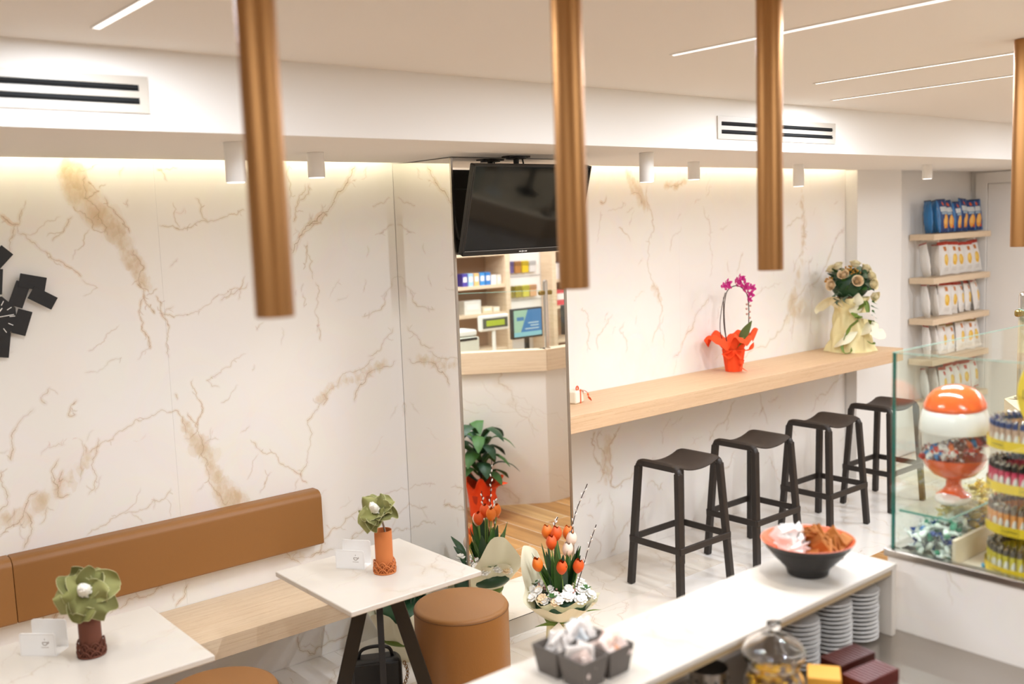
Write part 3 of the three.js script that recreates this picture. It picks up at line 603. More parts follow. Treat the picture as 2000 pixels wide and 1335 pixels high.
// white card holders with a printed cup mark
const cardTex = canvasTex(256, 160, (ctx, w, h) => {
  ctx.fillStyle = '#f7f5f2'; ctx.fillRect(0, 0, w, h); ctx.strokeStyle = '#6d5646'; ctx.lineWidth = 5; ctx.beginPath(); ctx.arc(186, 62, 18, -0.25, PI + 0.25); ctx.closePath(); ctx.stroke(); ctx.beginPath(); ctx.arc(208, 58, 7, -1.2, 1.6); ctx.stroke(); ctx.lineWidth = 4; ctx.beginPath(); ctx.moveTo(186, 40); ctx.lineTo(186, 28); ctx.stroke();
  ctx.fillStyle = '#a4968a'; for (const x of [158, 170, 181, 193, 204]) ctx.fillRect(x, 94, 8, 6);
});
function cardHolder(x, z, turn, label) {
  const t = thing('card_holder', label, 'holder', [x, 0.742, z], turn, 'white card holders'), w = 0.125;
  const plate = (h, z, m, r) => { const s = new THREE.Shape(); s.moveTo(-w / 2, 0); s.lineTo(w / 2, 0); s.lineTo(w / 2, h - r); s.absarc(w / 2 - r, h - r, r, 0, PI / 2); s.lineTo(-w / 2 + r, h); s.absarc(-w / 2 + r, h - r, r, PI / 2, PI); s.closePath(); return new THREE.ExtrudeGeometry(s, { depth: 0.003, bevelEnabled: false }).translate(0, 0, z); };
  part('base', box(w, 0.003, 0.07, 0, 0.0015, 0), M.whiteGloss, t);
  part('front_plate', plate(0.078, 0.0345, 0, 0.008), M.whiteGloss, t);
  part('back_plate', plate(0.098, -0.0375, 0, 0.01), M.whiteGloss, t);
  part('print', new THREE.PlaneGeometry(w * 0.94, 0.07).translate(0, 0.038, 0.0379), mat(0xffffff, 0.3, { map: cardTex }), t, 'small printed cup mark');
}
cardHolder(1.965, 0.835, -0.95, 'white card holder with cup mark beside the orange vase');
cardHolder(0.782, 0.815, -0.8, 'white card holder with cup mark beside the brown vase');

// ---------------------------------------------------------------- flowers
const leafGeo = (pts, w, n = 12, fold = 0.25, twist = 0) => { const c = new THREE.CatmullRomCurve3(pts.map((p) => V(...p))); return grid(6, n, (u, v) => { const p = c.getPoint(v), tg = c.getTangent(v), sd = V(tg.z, 0, -tg.x); if (sd.lengthSq() < 1e-4) sd.set(1, 0, 0); sd.normalize().applyAxisAngle(tg, twist); const nn = V().crossVectors(sd, tg).normalize(), s = (u - 0.5) * 2, ww = w * pow(sin(PI * min(0.985, 0.06 + v * 0.94)), 0.8); return p.addScaledVector(sd, s * ww).addScaledVector(nn, abs(s) * ww * fold); }); };
const GR = { leaf: mat(0x3f6b2c, 0.55), leafDark: mat(0x23482a, 0.45), leafGrey: mat(0x6d7f68, 0.7), stem: mat(0x7d9a4c, 0.6), ribbon: mat(0x6f8634, 0.55), twig: mat(0x3a2418, 0.8), catkin: mat(0xf0ebe4, 0.9), white: mat(0xfaf7f0, 0.7), cream: mat(0xf3e6bd, 0.65), peach: mat(0xf6dcb4, 0.65), tulip: mat(0xf07a1e, 0.5), tulipDeep: mat(0xe85c1c, 0.5), tulipPale: mat(0xf4dcc8, 0.5), wrap: mat(0xf7f0d2, 0.7), wrapYellow: mat(0xf0e2ac, 0.7), red: mat(0xfa5018, 0.75), pot: mat(0xc8381c, 0.5), magenta: mat(0xcf2a8c, 0.55), bud: mat(0xc89a8c, 0.6), ochre: mat(0xc98f35, 0.7), greenBud: mat(0xa8b58c, 0.6) };
GR.red.userData = {};
function tulipBloom(R, H, open = 0) { return grid(24, 12, (u, v) => { const a = u * 2 * PI, lob = cos(3 * a), r = R * pow(sin(PI * min(0.9 - open * 0.1, 0.06 + v * 0.82)), 0.7) * (1 + 0.07 * lob * v); return V(cos(a) * r, H * (v + 0.07 * lob * v * v), sin(a) * r); }, true); }
function addTulip(t, base, head, m, R = 0.027, H = 0.068) {
  const d = V(...head).sub(V(...base)).normalize().lerp(V(0, 1, 0), 0.4); const b = part('tulip', turnTo(tulipBloom(R, H), d).translate(...head), m, t);
  part('stem', tube([V(...base), V(...base).lerp(V(...head), 0.5).add(V(0.006, 0, 0.004)), V(...head)], 0.0033, 10, 6), GR.stem, b);
  part('inner_petals', turnTo(tulipBloom(R * 0.8, H * 0.93), d).translate(...head), m, b);
}
function addTwig(t, pts, rnd, k = 12) {
  const c = new THREE.CatmullRomCurve3(pts.map((p) => V(...p))); const b = part('willow_twig', new THREE.TubeGeometry(c, 24, 0.0022, 5), GR.twig, t);
  const cat = []; for (let i = 0; i < k; i++) { const v = 0.4 + 0.58 * i / k, p = c.getPoint(v), a = i * 2.5; const g = sph(0.0046, 0, 0, 0, 7, 5).scale(1, 1.9, 1); cat.push(turnTo(g, c.getTangent(v).add(V(cos(a) * 0.5, 0, sin(a) * 0.5))).translate(p.x + cos(a) * 0.005, p.y + 0.004, p.z + sin(a) * 0.005)); }
  part('catkins', cat, GR.catkin, b, 'white catkins');
}
function blossom(r, rnd, n = 7, layers = 2) { const l = []; for (let k = 0; k < layers; k++) for (let i = 0; i < n; i++) { const a = (i + k * 0.5) / n * 2 * PI, tl = 0.25 + k * 0.5; l.push(sph(r * 0.52, 0, 0, 0, 7, 5).scale(1, 0.32, 0.8).rotateZ(tl).translate(r * (0.62 - k * 0.22), r * (0.1 + k * 0.28), 0).rotateY(a)); } l.push(sph(r * 0.22, 0, r * 0.42, 0, 6, 5)); return merge(l); }
// tulip bouquet on the floor before the mirror
{
  const t = thing('tulip_bouquet', 'wrapped bouquet of orange tulips standing before the mirror', 'bouquet', [3.14, 0, 0.79], -0.73), rnd = rng(31);
  const wrapG = (r0, r1, y0, y1, ruff, seed, flap) => grid(64, 14, (u, v) => { const a = u * 2 * PI, fl = flap ? flap(a) : 0; const r = lerp(r0, r1, pow(v, 0.8)) * (1 + ruff * v * (sin(a * 7 + seed) + 0.6 * sin(a * 11 + seed * 2))); return V(cos(a) * r, y0 + (y1 - y0 + fl) * v + 0.008 * v * sin(a * 9 + seed), sin(a) * r); }, true);
  part('wrap_base', [wrapG(0.088, 0.07, 0, 0.165, 0.03, 1), cyl(0.085, 0.085, 0.004, 0, 0, 0, 32)], GR.wrapYellow, t);
  const back = (a) => 0.24 * pow(max(0, cos(a - 3.68)), 4);
  part('wrap_collar', wrapG(0.066, 0.19, 0.165, 0.27, 0.06, 2.2, back), GR.wrap, t);
  part('wrap_inner', wrapG(0.05, 0.16, 0.175, 0.29, 0.08, 4.4, (a) => 0.05 * pow(max(0, cos(a - 3.6)), 2)), GR.wrap, t);
  part('ribbon', [new THREE.TorusGeometry(0.071, 0.012, 6, 40).scale(1, 1, 1.3).rotateX(PI / 2).translate(0, 0.163, 0), leafGeo([[-0.02, 0.165, 0.085], [-0.08, 0.178, 0.1], [-0.13, 0.15, 0.075]], 0.02), leafGeo([[0.03, 0.165, 0.08], [0.1, 0.18, 0.075], [0.125, 0.1, 0.05]], 0.014), leafGeo([[-0.01, 0.16, 0.09], [-0.045, 0.11, 0.12], [-0.06, 0.06, 0.12]], 0.018), leafGeo([[0.09, 0.2, 0.03], [0.16, 0.21, 0.02], [0.2, 0.2, 0.0]], 0.008)], GR.ribbon, t, 'olive green ribbon');
  part('gift_tag', [box(0.06, 0.06, 0.001, 0, 0, 0).rotateZ(0.7).rotateX(-0.3).translate(-0.015, 0.14, 0.108)], mat(0xfbf3e4, 0.6), t, 'small cream tag');
  part('raffia', [0, 1, 2, 3].map((i) => tube([[0.0, 0.165, 0.085], [0.03 + i * 0.012, 0.15 + i * 0.008, 0.11], [0.05 + i * 0.01, 0.1 + i * 0.015, 0.1], [0.03, 0.06 + i * 0.02, 0.1]], 0.0011, 12, 4)), mat(0xd8bd82, 0.8), t);
  part('moss', sph(0.13, 0, 0, 0, 20, 10).scale(1, 0.45, 1).translate(0, 0.235, 0), GR.leafDark, t);
  for (let i = 0; i < 44; i++) { const a = i * 2.4, r = 0.04 + 0.115 * sqrt((i % 22) / 22), y = 0.325 - r * 0.3 + rnd() * 0.03; const g = turnTo(blossom(0.02 + rnd() * 0.009, rnd), V(cos(a) * 0.6, 1, sin(a) * 0.6 + 0.2)).translate(cos(a) * r, y, sin(a) * r); part('white_blossom', g, i % 5 === 0 ? GR.peach : GR.white, t); }
  for (let i = 0; i < 5; i++) { const a = i * 1.26 + 0.6, l = []; for (let k = 0; k < 22; k++) l.push(sph(0.006, (rnd() - 0.5) * 0.045, rnd() * 0.03, (rnd() - 0.5) * 0.045, 6, 4)); part('berry_cluster', merge(l).translate(cos(a) * 0.085, 0.305, sin(a) * 0.085), GR.bud, t); }
  const O = [-0.5, 0, 0.5];
  for (const [x, y, z, m] of [[-0.055, 0.555, -0.04, 0], [-0.01, 0.56, 0.0, 1], [0.045, 0.545, -0.05, 0], [-0.035, 0.525, 0.03, 1], [0.04, 0.495, 0.05, 2], [-0.1, 0.435, 0.08, 0], [0.01, 0.425, 0.1, 1], [0.085, 0.42, 0.075, 1], [0.06, 0.53, 0.0, 2]]) addTulip(t, [x * 0.45, 0.26, z * 0.45], [x, y, z], [GR.tulip, GR.tulipDeep, GR.tulipPale][m]);
  for (let i = 0; i < 22; i++) { const a = i * 2.4 + 0.4, r = 0.05 + rnd() * 0.05, h = 0.42 + rnd() * 0.13; part('leaf', leafGeo([[cos(a) * r * 0.4, 0.25, sin(a) * r * 0.4], [cos(a) * r * 0.8, 0.25 + (h - 0.25) * 0.5, sin(a) * r * 0.8], [cos(a) * r * 1.5, h, sin(a) * r * 1.5]], 0.02 + rnd() * 0.01, 10, 0.3, rnd()), i % 3 ? GR.leaf : GR.leafDark, t); }
  addTwig(t, [[0.02, 0.27, 0], [0.05, 0.5, -0.01], [0.085, 0.68, -0.02], [0.15, 0.835, -0.02]], rnd, 11);
  addTwig(t, [[0.06, 0.27, 0.03], [0.11, 0.42, 0.04], [0.15, 0.55, 0.04], [0.185, 0.65, 0.05]], rnd, 9);
  addTwig(t, [[-0.02, 0.27, -0.03], [-0.02, 0.5, -0.05], [-0.018, 0.62, -0.05], [0.0, 0.66, -0.06]], rnd, 8);
  for (let i = 0; i < 4; i++) { const a = 0.3 + i * 1.6, l = []; for (let k = 0; k < 9; k++) l.push(leafGeo([[0, 0, 0], [0.012 * cos(k * 2.2), 0.01, 0.012 * sin(k * 2.2)], [0.03 * cos(k * 2.2), 0.016, 0.03 * sin(k * 2.2)]], 0.008, 5)); part('foliage_sprig', merge(l).translate(cos(a) * 0.13, 0.295 + rnd() * 0.03, sin(a) * 0.13), GR.leaf, t); }
}
// dark leaved bouquet lying behind the middle table
{
  const t = thing('wrapped_plant', 'cream wrapped bouquet with dark leaves on the floor behind the middle table', 'bouquet', [2.56, 0, 0.3]), rnd = rng(77);
  part('wrap', grid(56, 12, (u, v) => { const a = u * 2 * PI, r = lerp(0.09, 0.2, v) * (1 + 0.08 * v * (sin(a * 6 + 1) + sin(a * 9))); return V(cos(a) * r, 0.26 * v + 0.02 * v * sin(a * 7), sin(a) * r); }, true), GR.wrap, t);
  part('base', cyl(0.088, 0.088, 0.01, 0, 0, 0), GR.wrapYellow, t);
  part('ribbon', [new THREE.TorusGeometry(0.135, 0.012, 6, 40).rotateX(PI / 2).translate(0, 0.11, 0), leafGeo([[-0.03, 0.11, 0.14], [0.03, 0.1, 0.2], [0.08, 0.05, 0.21]], 0.022)], GR.ribbon, t);
  part('moss', sph(0.15, 0, 0, 0, 16, 8).scale(1, 0.4, 1).translate(0, 0.24, 0), GR.leafDark, t);
  for (let i = 0; i < 26; i++) { const a = i * 2.4, r = 0.05 + rnd() * 0.12, h = 0.34 + rnd() * 0.14; part('leaf', leafGeo([[cos(a) * r * 0.5, 0.24, sin(a) * r * 0.5], [cos(a) * r, h * 0.9, sin(a) * r], [cos(a) * r * 1.5, h, sin(a) * r * 1.5]], 0.022, 9, 0.3, rnd()), GR.leafDark, t); }
  for (let i = 0; i < 7; i++) { const a = i * 2.4 + 1, r = 0.11; part('white_blossom', blossom(0.026, rnd).translate(cos(a) * r, 0.36 + rnd() * 0.1, sin(a) * r), GR.white, t); }
  addTulip(t, [0.02, 0.26, 0], [0.05, 0.43, -0.03], GR.tulipPale); addTulip(t, [-0.02, 0.26, 0], [-0.04, 0.45, 0.02], GR.tulipPale);
}
// black handbag under the middle table
{
  const t = thing('handbag', 'black leather handbag with gold chain on the floor under the middle table', 'handbag', [2.17, 0, 0.62], -0.5), bl = mat(0x0d0c0c, 0.4, { bumpMap: TX.grain, bumpScale: 0.0004 });
  part('body', rbox(0.23, 0.22, 0.12, 0.04, 0, 0.11, 0, 5), bl, t); part('flap', rbox(0.2, 0.12, 0.014, 0.006, 0, 0.15, 0.061, 2), bl, t);
  part('handle', tube([[-0.08, 0.195, 0], [-0.06, 0.26, 0.02], [0, 0.275, 0.025], [0.06, 0.26, 0.02], [0.08, 0.195, 0]], 0.008, 24, 8), bl, t);
  part('clasp', rbox(0.03, 0.02, 0.006, 0.002, 0, 0.09, 0.069), M.brass, t);
  for (let i = 0; i < 22; i++) part('chain_link', new THREE.TorusGeometry(0.006, 0.0016, 5, 12).scale(1, 1.4, 1).rotateY((i % 2) * PI / 2).translate(0.125 + 0.012 * sin(i * 0.3), 0.19 - i * 0.0085, 0.04), M.brass, t);
}
// orchid in red wrapping on the bar shelf
{
  const t = thing('potted_orchid', 'magenta orchid in a red wrapped pot on the bar shelf', 'orchid', [5.32, 1.08, 0.185], -0.9), rnd = rng(51);
  part('pot', lathe([[0.0001, 0.002], [0.05, 0.002], [0.066, 0.14], [0.062, 0.14], [0.05, 0.02], [0.0001, 0.02]], 28), GR.pot, t);
  part('pot_wrap', grid(48, 8, (u, v) => { const a = u * 2 * PI, r = lerp(0.054, 0.072, v) * (1 + 0.06 * sin(a * 9) * (0.4 + v)); return V(cos(a) * r, 0.001 + v * 0.15, sin(a) * r); }, true), GR.red, t);
  part('wrap_collar', grid(72, 14, (u, v) => { const a = u * 2 * PI, ru = sin(a * 5 + 1) + 0.7 * sin(a * 8 + 2) + 0.5 * sin(a * 13); const left = 1 + 0.3 * max(0, cos(a - 3.0)), r = lerp(0.066, 0.145 * left, pow(v, 0.8)) * (1 + 0.07 * v * ru); return V(cos(a) * r, 0.145 + 0.09 * sin(v * PI * 0.8) + 0.026 * v * ru + 0.05 * v * max(0, cos(a + 0.6)), sin(a) * r * 0.75); }, true), GR.red, t);
  part('bow', [leafGeo([[0.01, 0.14, 0.075], [0.05, 0.1, 0.085], [0.045, 0.05, 0.08], [0.09, 0.008, 0.08]], 0.024, 14, 0.4), leafGeo([[0.02, 0.15, 0.07], [0.1, 0.16, 0.08], [0.13, 0.2, 0.05]], 0.022), leafGeo([[-0.01, 0.15, 0.07], [-0.06, 0.13, 0.09], [-0.03, 0.105, 0.09], [0.02, 0.14, 0.08]], 0.026)], GR.red, t);
  part('soil', cyl(0.06, 0.06, 0.01, 0, 0.12, 0), GR.twig, t);
  part('stem', tube([[-0.035, 0.13, 0.0], [-0.055, 0.3, 0.0], [-0.055, 0.46, 0.0], [-0.03, 0.55, 0.0], [0.03, 0.575, 0.005], [0.085, 0.53, 0.01], [0.1, 0.46, 0.01], [0.1, 0.27, 0.012]], 0.0035, 50, 6), GR.twig, t);
  part('stem', tube([[-0.045, 0.13, 0.005], [-0.085, 0.27, 0.0], [-0.075, 0.42, 0.0], [-0.05, 0.53, 0.0]], 0.003, 30, 6), GR.twig, t); part('stem', tube([[-0.03, 0.13, -0.005], [-0.06, 0.3, 0.01], [-0.062, 0.5, 0.0]], 0.0028, 30, 6), GR.twig, t);
  for (const [x, y, z, s] of [[-0.025, 0.59, 0.02, 1], [-0.05, 0.575, 0.02, 0.8], [0.045, 0.6, 0.02, 1.1], [0.085, 0.57, 0.035, 1.25], [0.06, 0.625, 0.0, 0.9], [0.115, 0.52, 0.02, 0.9], [0.11, 0.485, 0.03, 0.7], [0.125, 0.56, 0.0, 0.8]]) {
    const l = []; for (let i = 0; i < 5; i++) l.push(leafGeo([[0, 0, 0], [0, 0.02 * s, 0.008], [0, 0.038 * s, -0.002]], (i % 2 ? 0.017 : 0.012) * s, 8, -0.15).rotateZ(i * 2 * PI / 5 + rnd())); l.push(sph(0.006 * s, 0, 0, 0.006, 6, 5));
    part('orchid_bloom', merge(l).rotateY(-0.6 + (rnd() - 0.5)).rotateX(0.15).translate(x, y, z), GR.magenta, t);
  }
  for (const [y, x] of [[0.44, 0.112], [0.42, 0.088], [0.4, 0.108], [0.385, 0.09], [0.36, 0.108], [0.45, 0.09]]) part('bud', sph(0.008, x, y, 0.012, 8, 6).clone(), GR.bud, t);
  part('leaf', leafGeo([[0.03, 0.14, 0.02], [0.06, 0.24, 0.03], [0.12, 0.34, 0.02]], 0.034, 14, 0.12, 0.9), mat(0x56632b, 0.45), t); part('leaf', leafGeo([[0.02, 0.14, 0.03], [0.035, 0.2, 0.05], [0.07, 0.235, 0.06]], 0.03, 12, 0.12, 0.9), mat(0x7d8438, 0.45), t);
}
// rose bouquet in cream paper on the bar shelf
{
  const t = thing('rose_bouquet', 'cream rose bouquet in yellow paper at the far end of the bar shelf', 'bouquet', [6.64, 1.08, 0.25], -0.95), rnd = rng(61);
  part('wrap_bag', grid(64, 18, (u, v) => { const a = u * 2 * PI, pr = v < 0.75 ? lerp(0.17, 0.1, pow(v / 0.75, 0.9)) : lerp(0.1, 0.14, (v - 0.75) / 0.25); const r = pr * (1 + 0.09 * sin(a * 5 + v * 4) + 0.07 * sin(a * 9 - v * 7) + 0.05 * sin(a * 13 + v * 11)); return V(cos(a) * r, 0.002 + v * 0.4, sin(a) * r * 0.9); }, true), GR.wrapYellow, t);
  part('wrap_floor', cyl(0.165, 0.165, 0.004, 0, 0, 0, 32), GR.wrapYellow, t);
  part('wrap_flap', [leafGeo([[-0.06, 0.33, 0.08], [-0.14, 0.4, 0.1], [-0.24, 0.33, 0.1], [-0.25, 0.29, 0.1]], 0.08, 14, 0.2, 0.5), leafGeo([[0.06, 0.14, 0.11], [0.14, 0.2, 0.13], [0.2, 0.15, 0.12], [0.22, 0.17, 0.1]], 0.07, 14, 0.2, 0.8), leafGeo([[0.02, 0.28, 0.11], [0.03, 0.36, 0.13], [0.05, 0.44, 0.1]], 0.06, 12, 0.15), leafGeo([[-0.12, 0.05, 0.1], [-0.06, 0.12, 0.17], [0.04, 0.16, 0.15]], 0.06, 12, 0.4, 0.6)], GR.wrap, t);
  part('basket', lathe([[0.0001, 0.3], [0.07, 0.3], [0.085, 0.44], [0.08, 0.44], [0.06, 0.32]], 24), mat(0x6b4a30, 0.8), t);
  part('ribbon', [leafGeo([[0.0, 0.3, 0.13], [0.05, 0.27, 0.16], [-0.02, 0.2, 0.17], [-0.04, 0.13, 0.165]], 0.036, 14, 0.3, 0.4), leafGeo([[0.04, 0.32, 0.12], [0.1, 0.38, 0.12], [0.13, 0.28, 0.12], [0.135, 0.2, 0.11]], 0.034, 14, 0.3, 0.6), leafGeo([[-0.04, 0.15, 0.17], [-0.07, 0.07, 0.19], [-0.05, 0.01, 0.21], [-0.01, 0.02, 0.21], [-0.005, 0.05, 0.2]], 0.014, 16), leafGeo([[0.11, 0.09, 0.13], [0.15, 0.07, 0.14], [0.16, 0.08, 0.13]], 0.02)], GR.ribbon, t, 'green ribbon');
  part('greeting_card', [rbox(0.13, 0.035, 0.004, 0.002, 0, 0, 0).rotateZ(-0.15).rotateY(-0.4).translate(0.1, 0.27, 0.165), rbox(0.1, 0.03, 0.004, 0.002, 0, 0, 0).rotateZ(0.1).rotateY(-0.6).translate(0.09, 0.285, 0.155)], M.white, t, 'folded white card');
  part('foliage_core', sph(0.12, 0, 0.5, 0.0, 18, 12).scale(1.15, 1, 1), GR.leafDark, t);
  for (let i = 0; i < 60; i++) { const a = i * 2.4, h = -0.4 + 1.35 * (i / 60), r = 0.13 * sqrt(max(0.05, 1 - h * h * 0.8)), y = 0.5 + h * 0.12; part('leaf', leafGeo([[cos(a) * r * 0.8, y, sin(a) * r * 0.8], [cos(a) * r * 1.1, y + 0.02, sin(a) * r * 1.1], [cos(a) * r * 1.38, y + (rnd() - 0.4) * 0.06, sin(a) * r * 1.38]], 0.016 + rnd() * 0.01, 7, 0.2, rnd()), [GR.leaf, GR.leafGrey, GR.leafDark][i % 3], t); }
  const rose = (r) => { const l = []; for (let k = 0; k < 4; k++) for (let i = 0; i < 5; i++) { const a = (i + k * 0.37) / 5 * 2 * PI, rr = r * (0.35 + k * 0.2), hh = r * (1.5 - k * 0.15); l.push(grid(5, 5, (u, v) => { const b = a + (u - 0.5) * 1.5, q = rr * (0.65 + 0.45 * sin(v * PI * 0.62) + (v > 0.8 ? 0.1 * k * (v - 0.8) * 5 : 0)); return V(cos(b) * q, hh * v - 0.12 * hh * pow(abs(u - 0.5) * 2, 2), sin(b) * q); })); } return merge(l); };
  const rg = rose(0.034);
  for (const [x, y, z, m] of [[-0.05, 0.565, 0.1, 1], [0.035, 0.525, 0.125, 1], [-0.125, 0.5, 0.09, 1], [0.13, 0.55, 0.05, 0], [0.14, 0.5, 0.08, 0], [-0.08, 0.62, 0.03, 0], [0.03, 0.63, 0.02, 0], [0.1, 0.6, 0.02, 0], [-0.12, 0.6, -0.02, 0], [0.15, 0.42, 0.08, 0]]) part('rose', turnTo(rg.clone(), V(x * 2.5, (y - 0.48) * 3, z * 3.2)).translate(x, y, z), m ? GR.peach : GR.cream, t);
  for (const [x, y, z] of [[0.0, 0.6, 0.08], [0.045, 0.6, 0.07], [-0.15, 0.54, 0.07], [-0.02, 0.62, 0.05], [-0.165, 0.525, 0.06]]) { const l = []; for (let k = 0; k < 14; k++) l.push(sph(0.007, (rnd() - 0.5) * 0.045, (rnd() - 0.5) * 0.04, (rnd() - 0.5) * 0.03, 6, 4)); part('berry_cluster', merge(l).translate(x, y, z), GR.ochre, t); }
  for (const [x, y, z] of [[-0.09, 0.4, 0.12], [-0.11, 0.44, 0.11], [-0.04, 0.42, 0.13]]) part('sprig', merge([0, 1, 2, 3, 4].map((k) => leafGeo([[0, 0, 0], [cos(k) * 0.02, 0.015 - k * 0.012, 0.015], [cos(k * 1.7) * 0.05, -0.01 - k * 0.015, 0.02]], 0.01, 6))).translate(x, y, z), GR.leafGrey, t);
  part('trailing_ivy', merge([0, 1, 2, 3, 4, 5, 6].map((k) => leafGeo([[0.14 + (k % 2) * 0.01, 0.42 - k * 0.035, 0.1], [0.155, 0.41 - k * 0.035, 0.115], [0.17 + (k % 3) * 0.01, 0.39 - k * 0.035, 0.12]], 0.012, 6))), GR.leaf, t);
}
// little gift bag at the mirror end of the shelf
{
  const t = thing('gift_bag', 'small white paper bag with orange ribbon at the mirror end of the shelf', 'gift bag', [3.83, 1.08, 0.2], 0.3);
  part('bag', rbox(0.1, 0.075, 0.08, 0.012, 0, 0.0375, 0, 3), mat(0xf5ecd8, 0.7), t);
  part('ribbon', [leafGeo([[0.0, 0.085, 0.03], [0.045, 0.06, 0.06], [0.05, 0.03, 0.07], [0.075, 0.003, 0.07]], 0.013, 12), new THREE.TorusGeometry(0.012, 0.004, 6, 16).translate(0, 0.085, 0.02), rbox(0.012, 0.08, 0.002, 0.001, 0, 0.04, 0.041)], mat(0xe85a1e, 0.6), t);
}
// ---------------------------------------------------------------- service counter in the foreground
const LZ0 = 2.6, LZ1 = 2.87, LY = 1.1, WY = 0.885, KX = 2.63, KZ = 2.82;
{
  const t = thing('service_counter', 'white marble service counter with raised ledge in the foreground', 'counter', [0, 0, 0]);
  part('ledge_top', metric(rspan(-2.2, 2.572, LY - 0.014, LY, LZ0, LZ1, 0.002), 1.1, 0.3, 0.1), M.marbleB, t, 'white marble ledge');
  part('ledge_edge_strip', span(-2.2, 2.55, LY - 0.03, LY - 0.0145, LZ0 + 0.01, LZ1 - 0.006), mat(0xb39a74, 0.4), t, 'beige strip under the ledge');
  part('end_panel', metric(rspan(2.552, 2.572, WY, LY - 0.0145, LZ0 + 0.002, LZ1 - 0.003, 0.002), 1), M.marbleB, t);
  part('back_panel', metric(span(-2.2, 2.55, 0.0, LY - 0.031, LZ0 + 0.005, LZ0 + 0.03), 1.5), M.marbleA, t);
  part('worktop', metric(rspan(-2.2, 2.62, WY - 0.03, WY, LZ0 + 0.031, 3.35, 0.003), 0.6), M.steel, t, 'brushed steel worktop');
  for (let i = 0; i < 8; i++) part('cabinet_door', rspan(-2.2 + i * 0.6 + 0.003, -1.6 + i * 0.6 - 0.003, 0.1, WY - 0.035, 3.28, 3.3, 0.003), M.steel, t);
  part('cabinet_body', span(-2.2, 2.6, 0.0, WY - 0.031, LZ0 + 0.031, 3.279), mat(0x77706a, 0.6), t);
}
// saucers in three stacks
const saucer = thing('saucer', 'white saucer in the stack beside the counter end panel', 'saucer', [0, 0, 0], 0, 'stacked white saucers');
part('dish', lathe([[0.0001, 0.0], [0.032, 0.0], [0.034, 0.002], [0.057, 0.0105], [0.0597, 0.0125], [0.06, 0.0145], [0.0585, 0.015], [0.055, 0.013], [0.033, 0.006], [0.0001, 0.005]], 48), M.whiteGloss, saucer);
{
  let first = true; const rs = rng(8);
  for (const [x, z, n, label] of [[2.478, 2.8, 12, 'white saucer in the tallest stack, beside the counter end panel'], [2.355, 2.79, 12, 'white saucer in the middle one of the three stacks'], [2.205, 2.785, 11, 'white saucer in the stack nearest the glass candy jar']])
    for (let i = 0; i < n; i++) { const p = [x + (rs() - 0.5) * 0.004, WY + 0.0005 + i * 0.0122, z + (rs() - 0.5) * 0.004]; const k = n - 1 - i, lb = label.replace('white saucer', k === 0 ? 'topmost white saucer' : k === n - 1 ? 'lowest white saucer' : ORD[k] + ' white saucer from the top'); if (first) { saucer.position.set(...p); saucer.userData.label = lb; first = false; } else dup(saucer, p, 0, lb); }
}
// bowl with sugar sachets on the ledge
{
  const t = thing('sachet_bowl', 'black and orange bowl of sugar sachets on the ledge', 'bowl', [2.33, LY, 2.735]);
  part('outside', lathe([[0.0001, 0.0], [0.05, 0.0], [0.056, 0.002], [0.06, 0.016], [0.063, 0.022], [0.098, 0.058], [0.124, 0.094], [0.1285, 0.1005]], 56), mat(0x1c1816, 0.4), t, 'black outside with fine rings');
  part('inside', lathe([[0.1285, 0.1005], [0.1275, 0.1015], [0.124, 0.0985], [0.1, 0.066], [0.065, 0.028], [0.0001, 0.02]], 56), mat(0xd9643a, 0.35), t, 'orange inside and rim');
  part('rings', [0.035, 0.05, 0.065, 0.08].map((y) => new THREE.TorusGeometry(0.063 + (y - 0.022) * 0.88 , 0.0016, 5, 56).rotateX(PI / 2).translate(0, y, 0)), mat(0x2a2420, 0.45), t);
  const rs = rng(13), sg = rbox(0.062, 0.045, 0.006, 0.0028, 0, 0, 0, 2), W = mat(0xfaf8f4, 0.6), B = mat(0xa9692a, 0.6);
  const s0 = thing('sugar_sachet', '', 'sachet', [0, 0, 0]); part('packet', sg, W, s0); part('sealed_end', box(0.006, 0.045, 0.0015, 0.032, 0, 0), W, s0); part('sealed_end', box(0.006, 0.045, 0.0015, -0.032, 0, 0), W, s0);
  const b0 = s0.clone(); b0.name = numbered('sugar_sachet'); b0.userData = { label: '', category: 'sachet' }; scene.add(b0); b0.children.forEach((c) => { c.material = B; });
  let uw = false, ub = false;
  for (let i = 0; i < 60; i++) {
    const br = i % 5 > 1 ? 1 : 0, h = i / 60, r = 0.008 + rs() * (br ? 0.05 + 0.025 * h : 0.045), a = (br ? 0 : PI) + (rs() - 0.5) * (br ? 3.6 : 2.2), s = cos(a) * r + (br ? 0.012 : -0.02), q = sin(a) * r, x = 2.33 + s * 0.77 - q * 0.64, z = 2.735 + s * 0.64 + q * 0.77, y = LY + 0.062 + h * (br ? 0.06 : 0.072) * (1 - r / 0.14);
    const o = br ? (ub ? dup(b0, [0, 0, 0]) : b0) : (uw ? dup(s0, [0, 0, 0]) : s0); if (br) ub = true; else uw = true;
    o.position.set(x, y, z); o.rotation.set(0.7 + rs() * 0.9, rs() * 6, (rs() - 0.5) * 0.9);
    o.userData.label = br ? 'brown sugar sachet heaped in the black bowl' : 'white sugar sachet heaped in the black bowl'; o.userData.group = br ? 'brown sachets in the bowl' : 'white sachets in the bowl';
  }
}
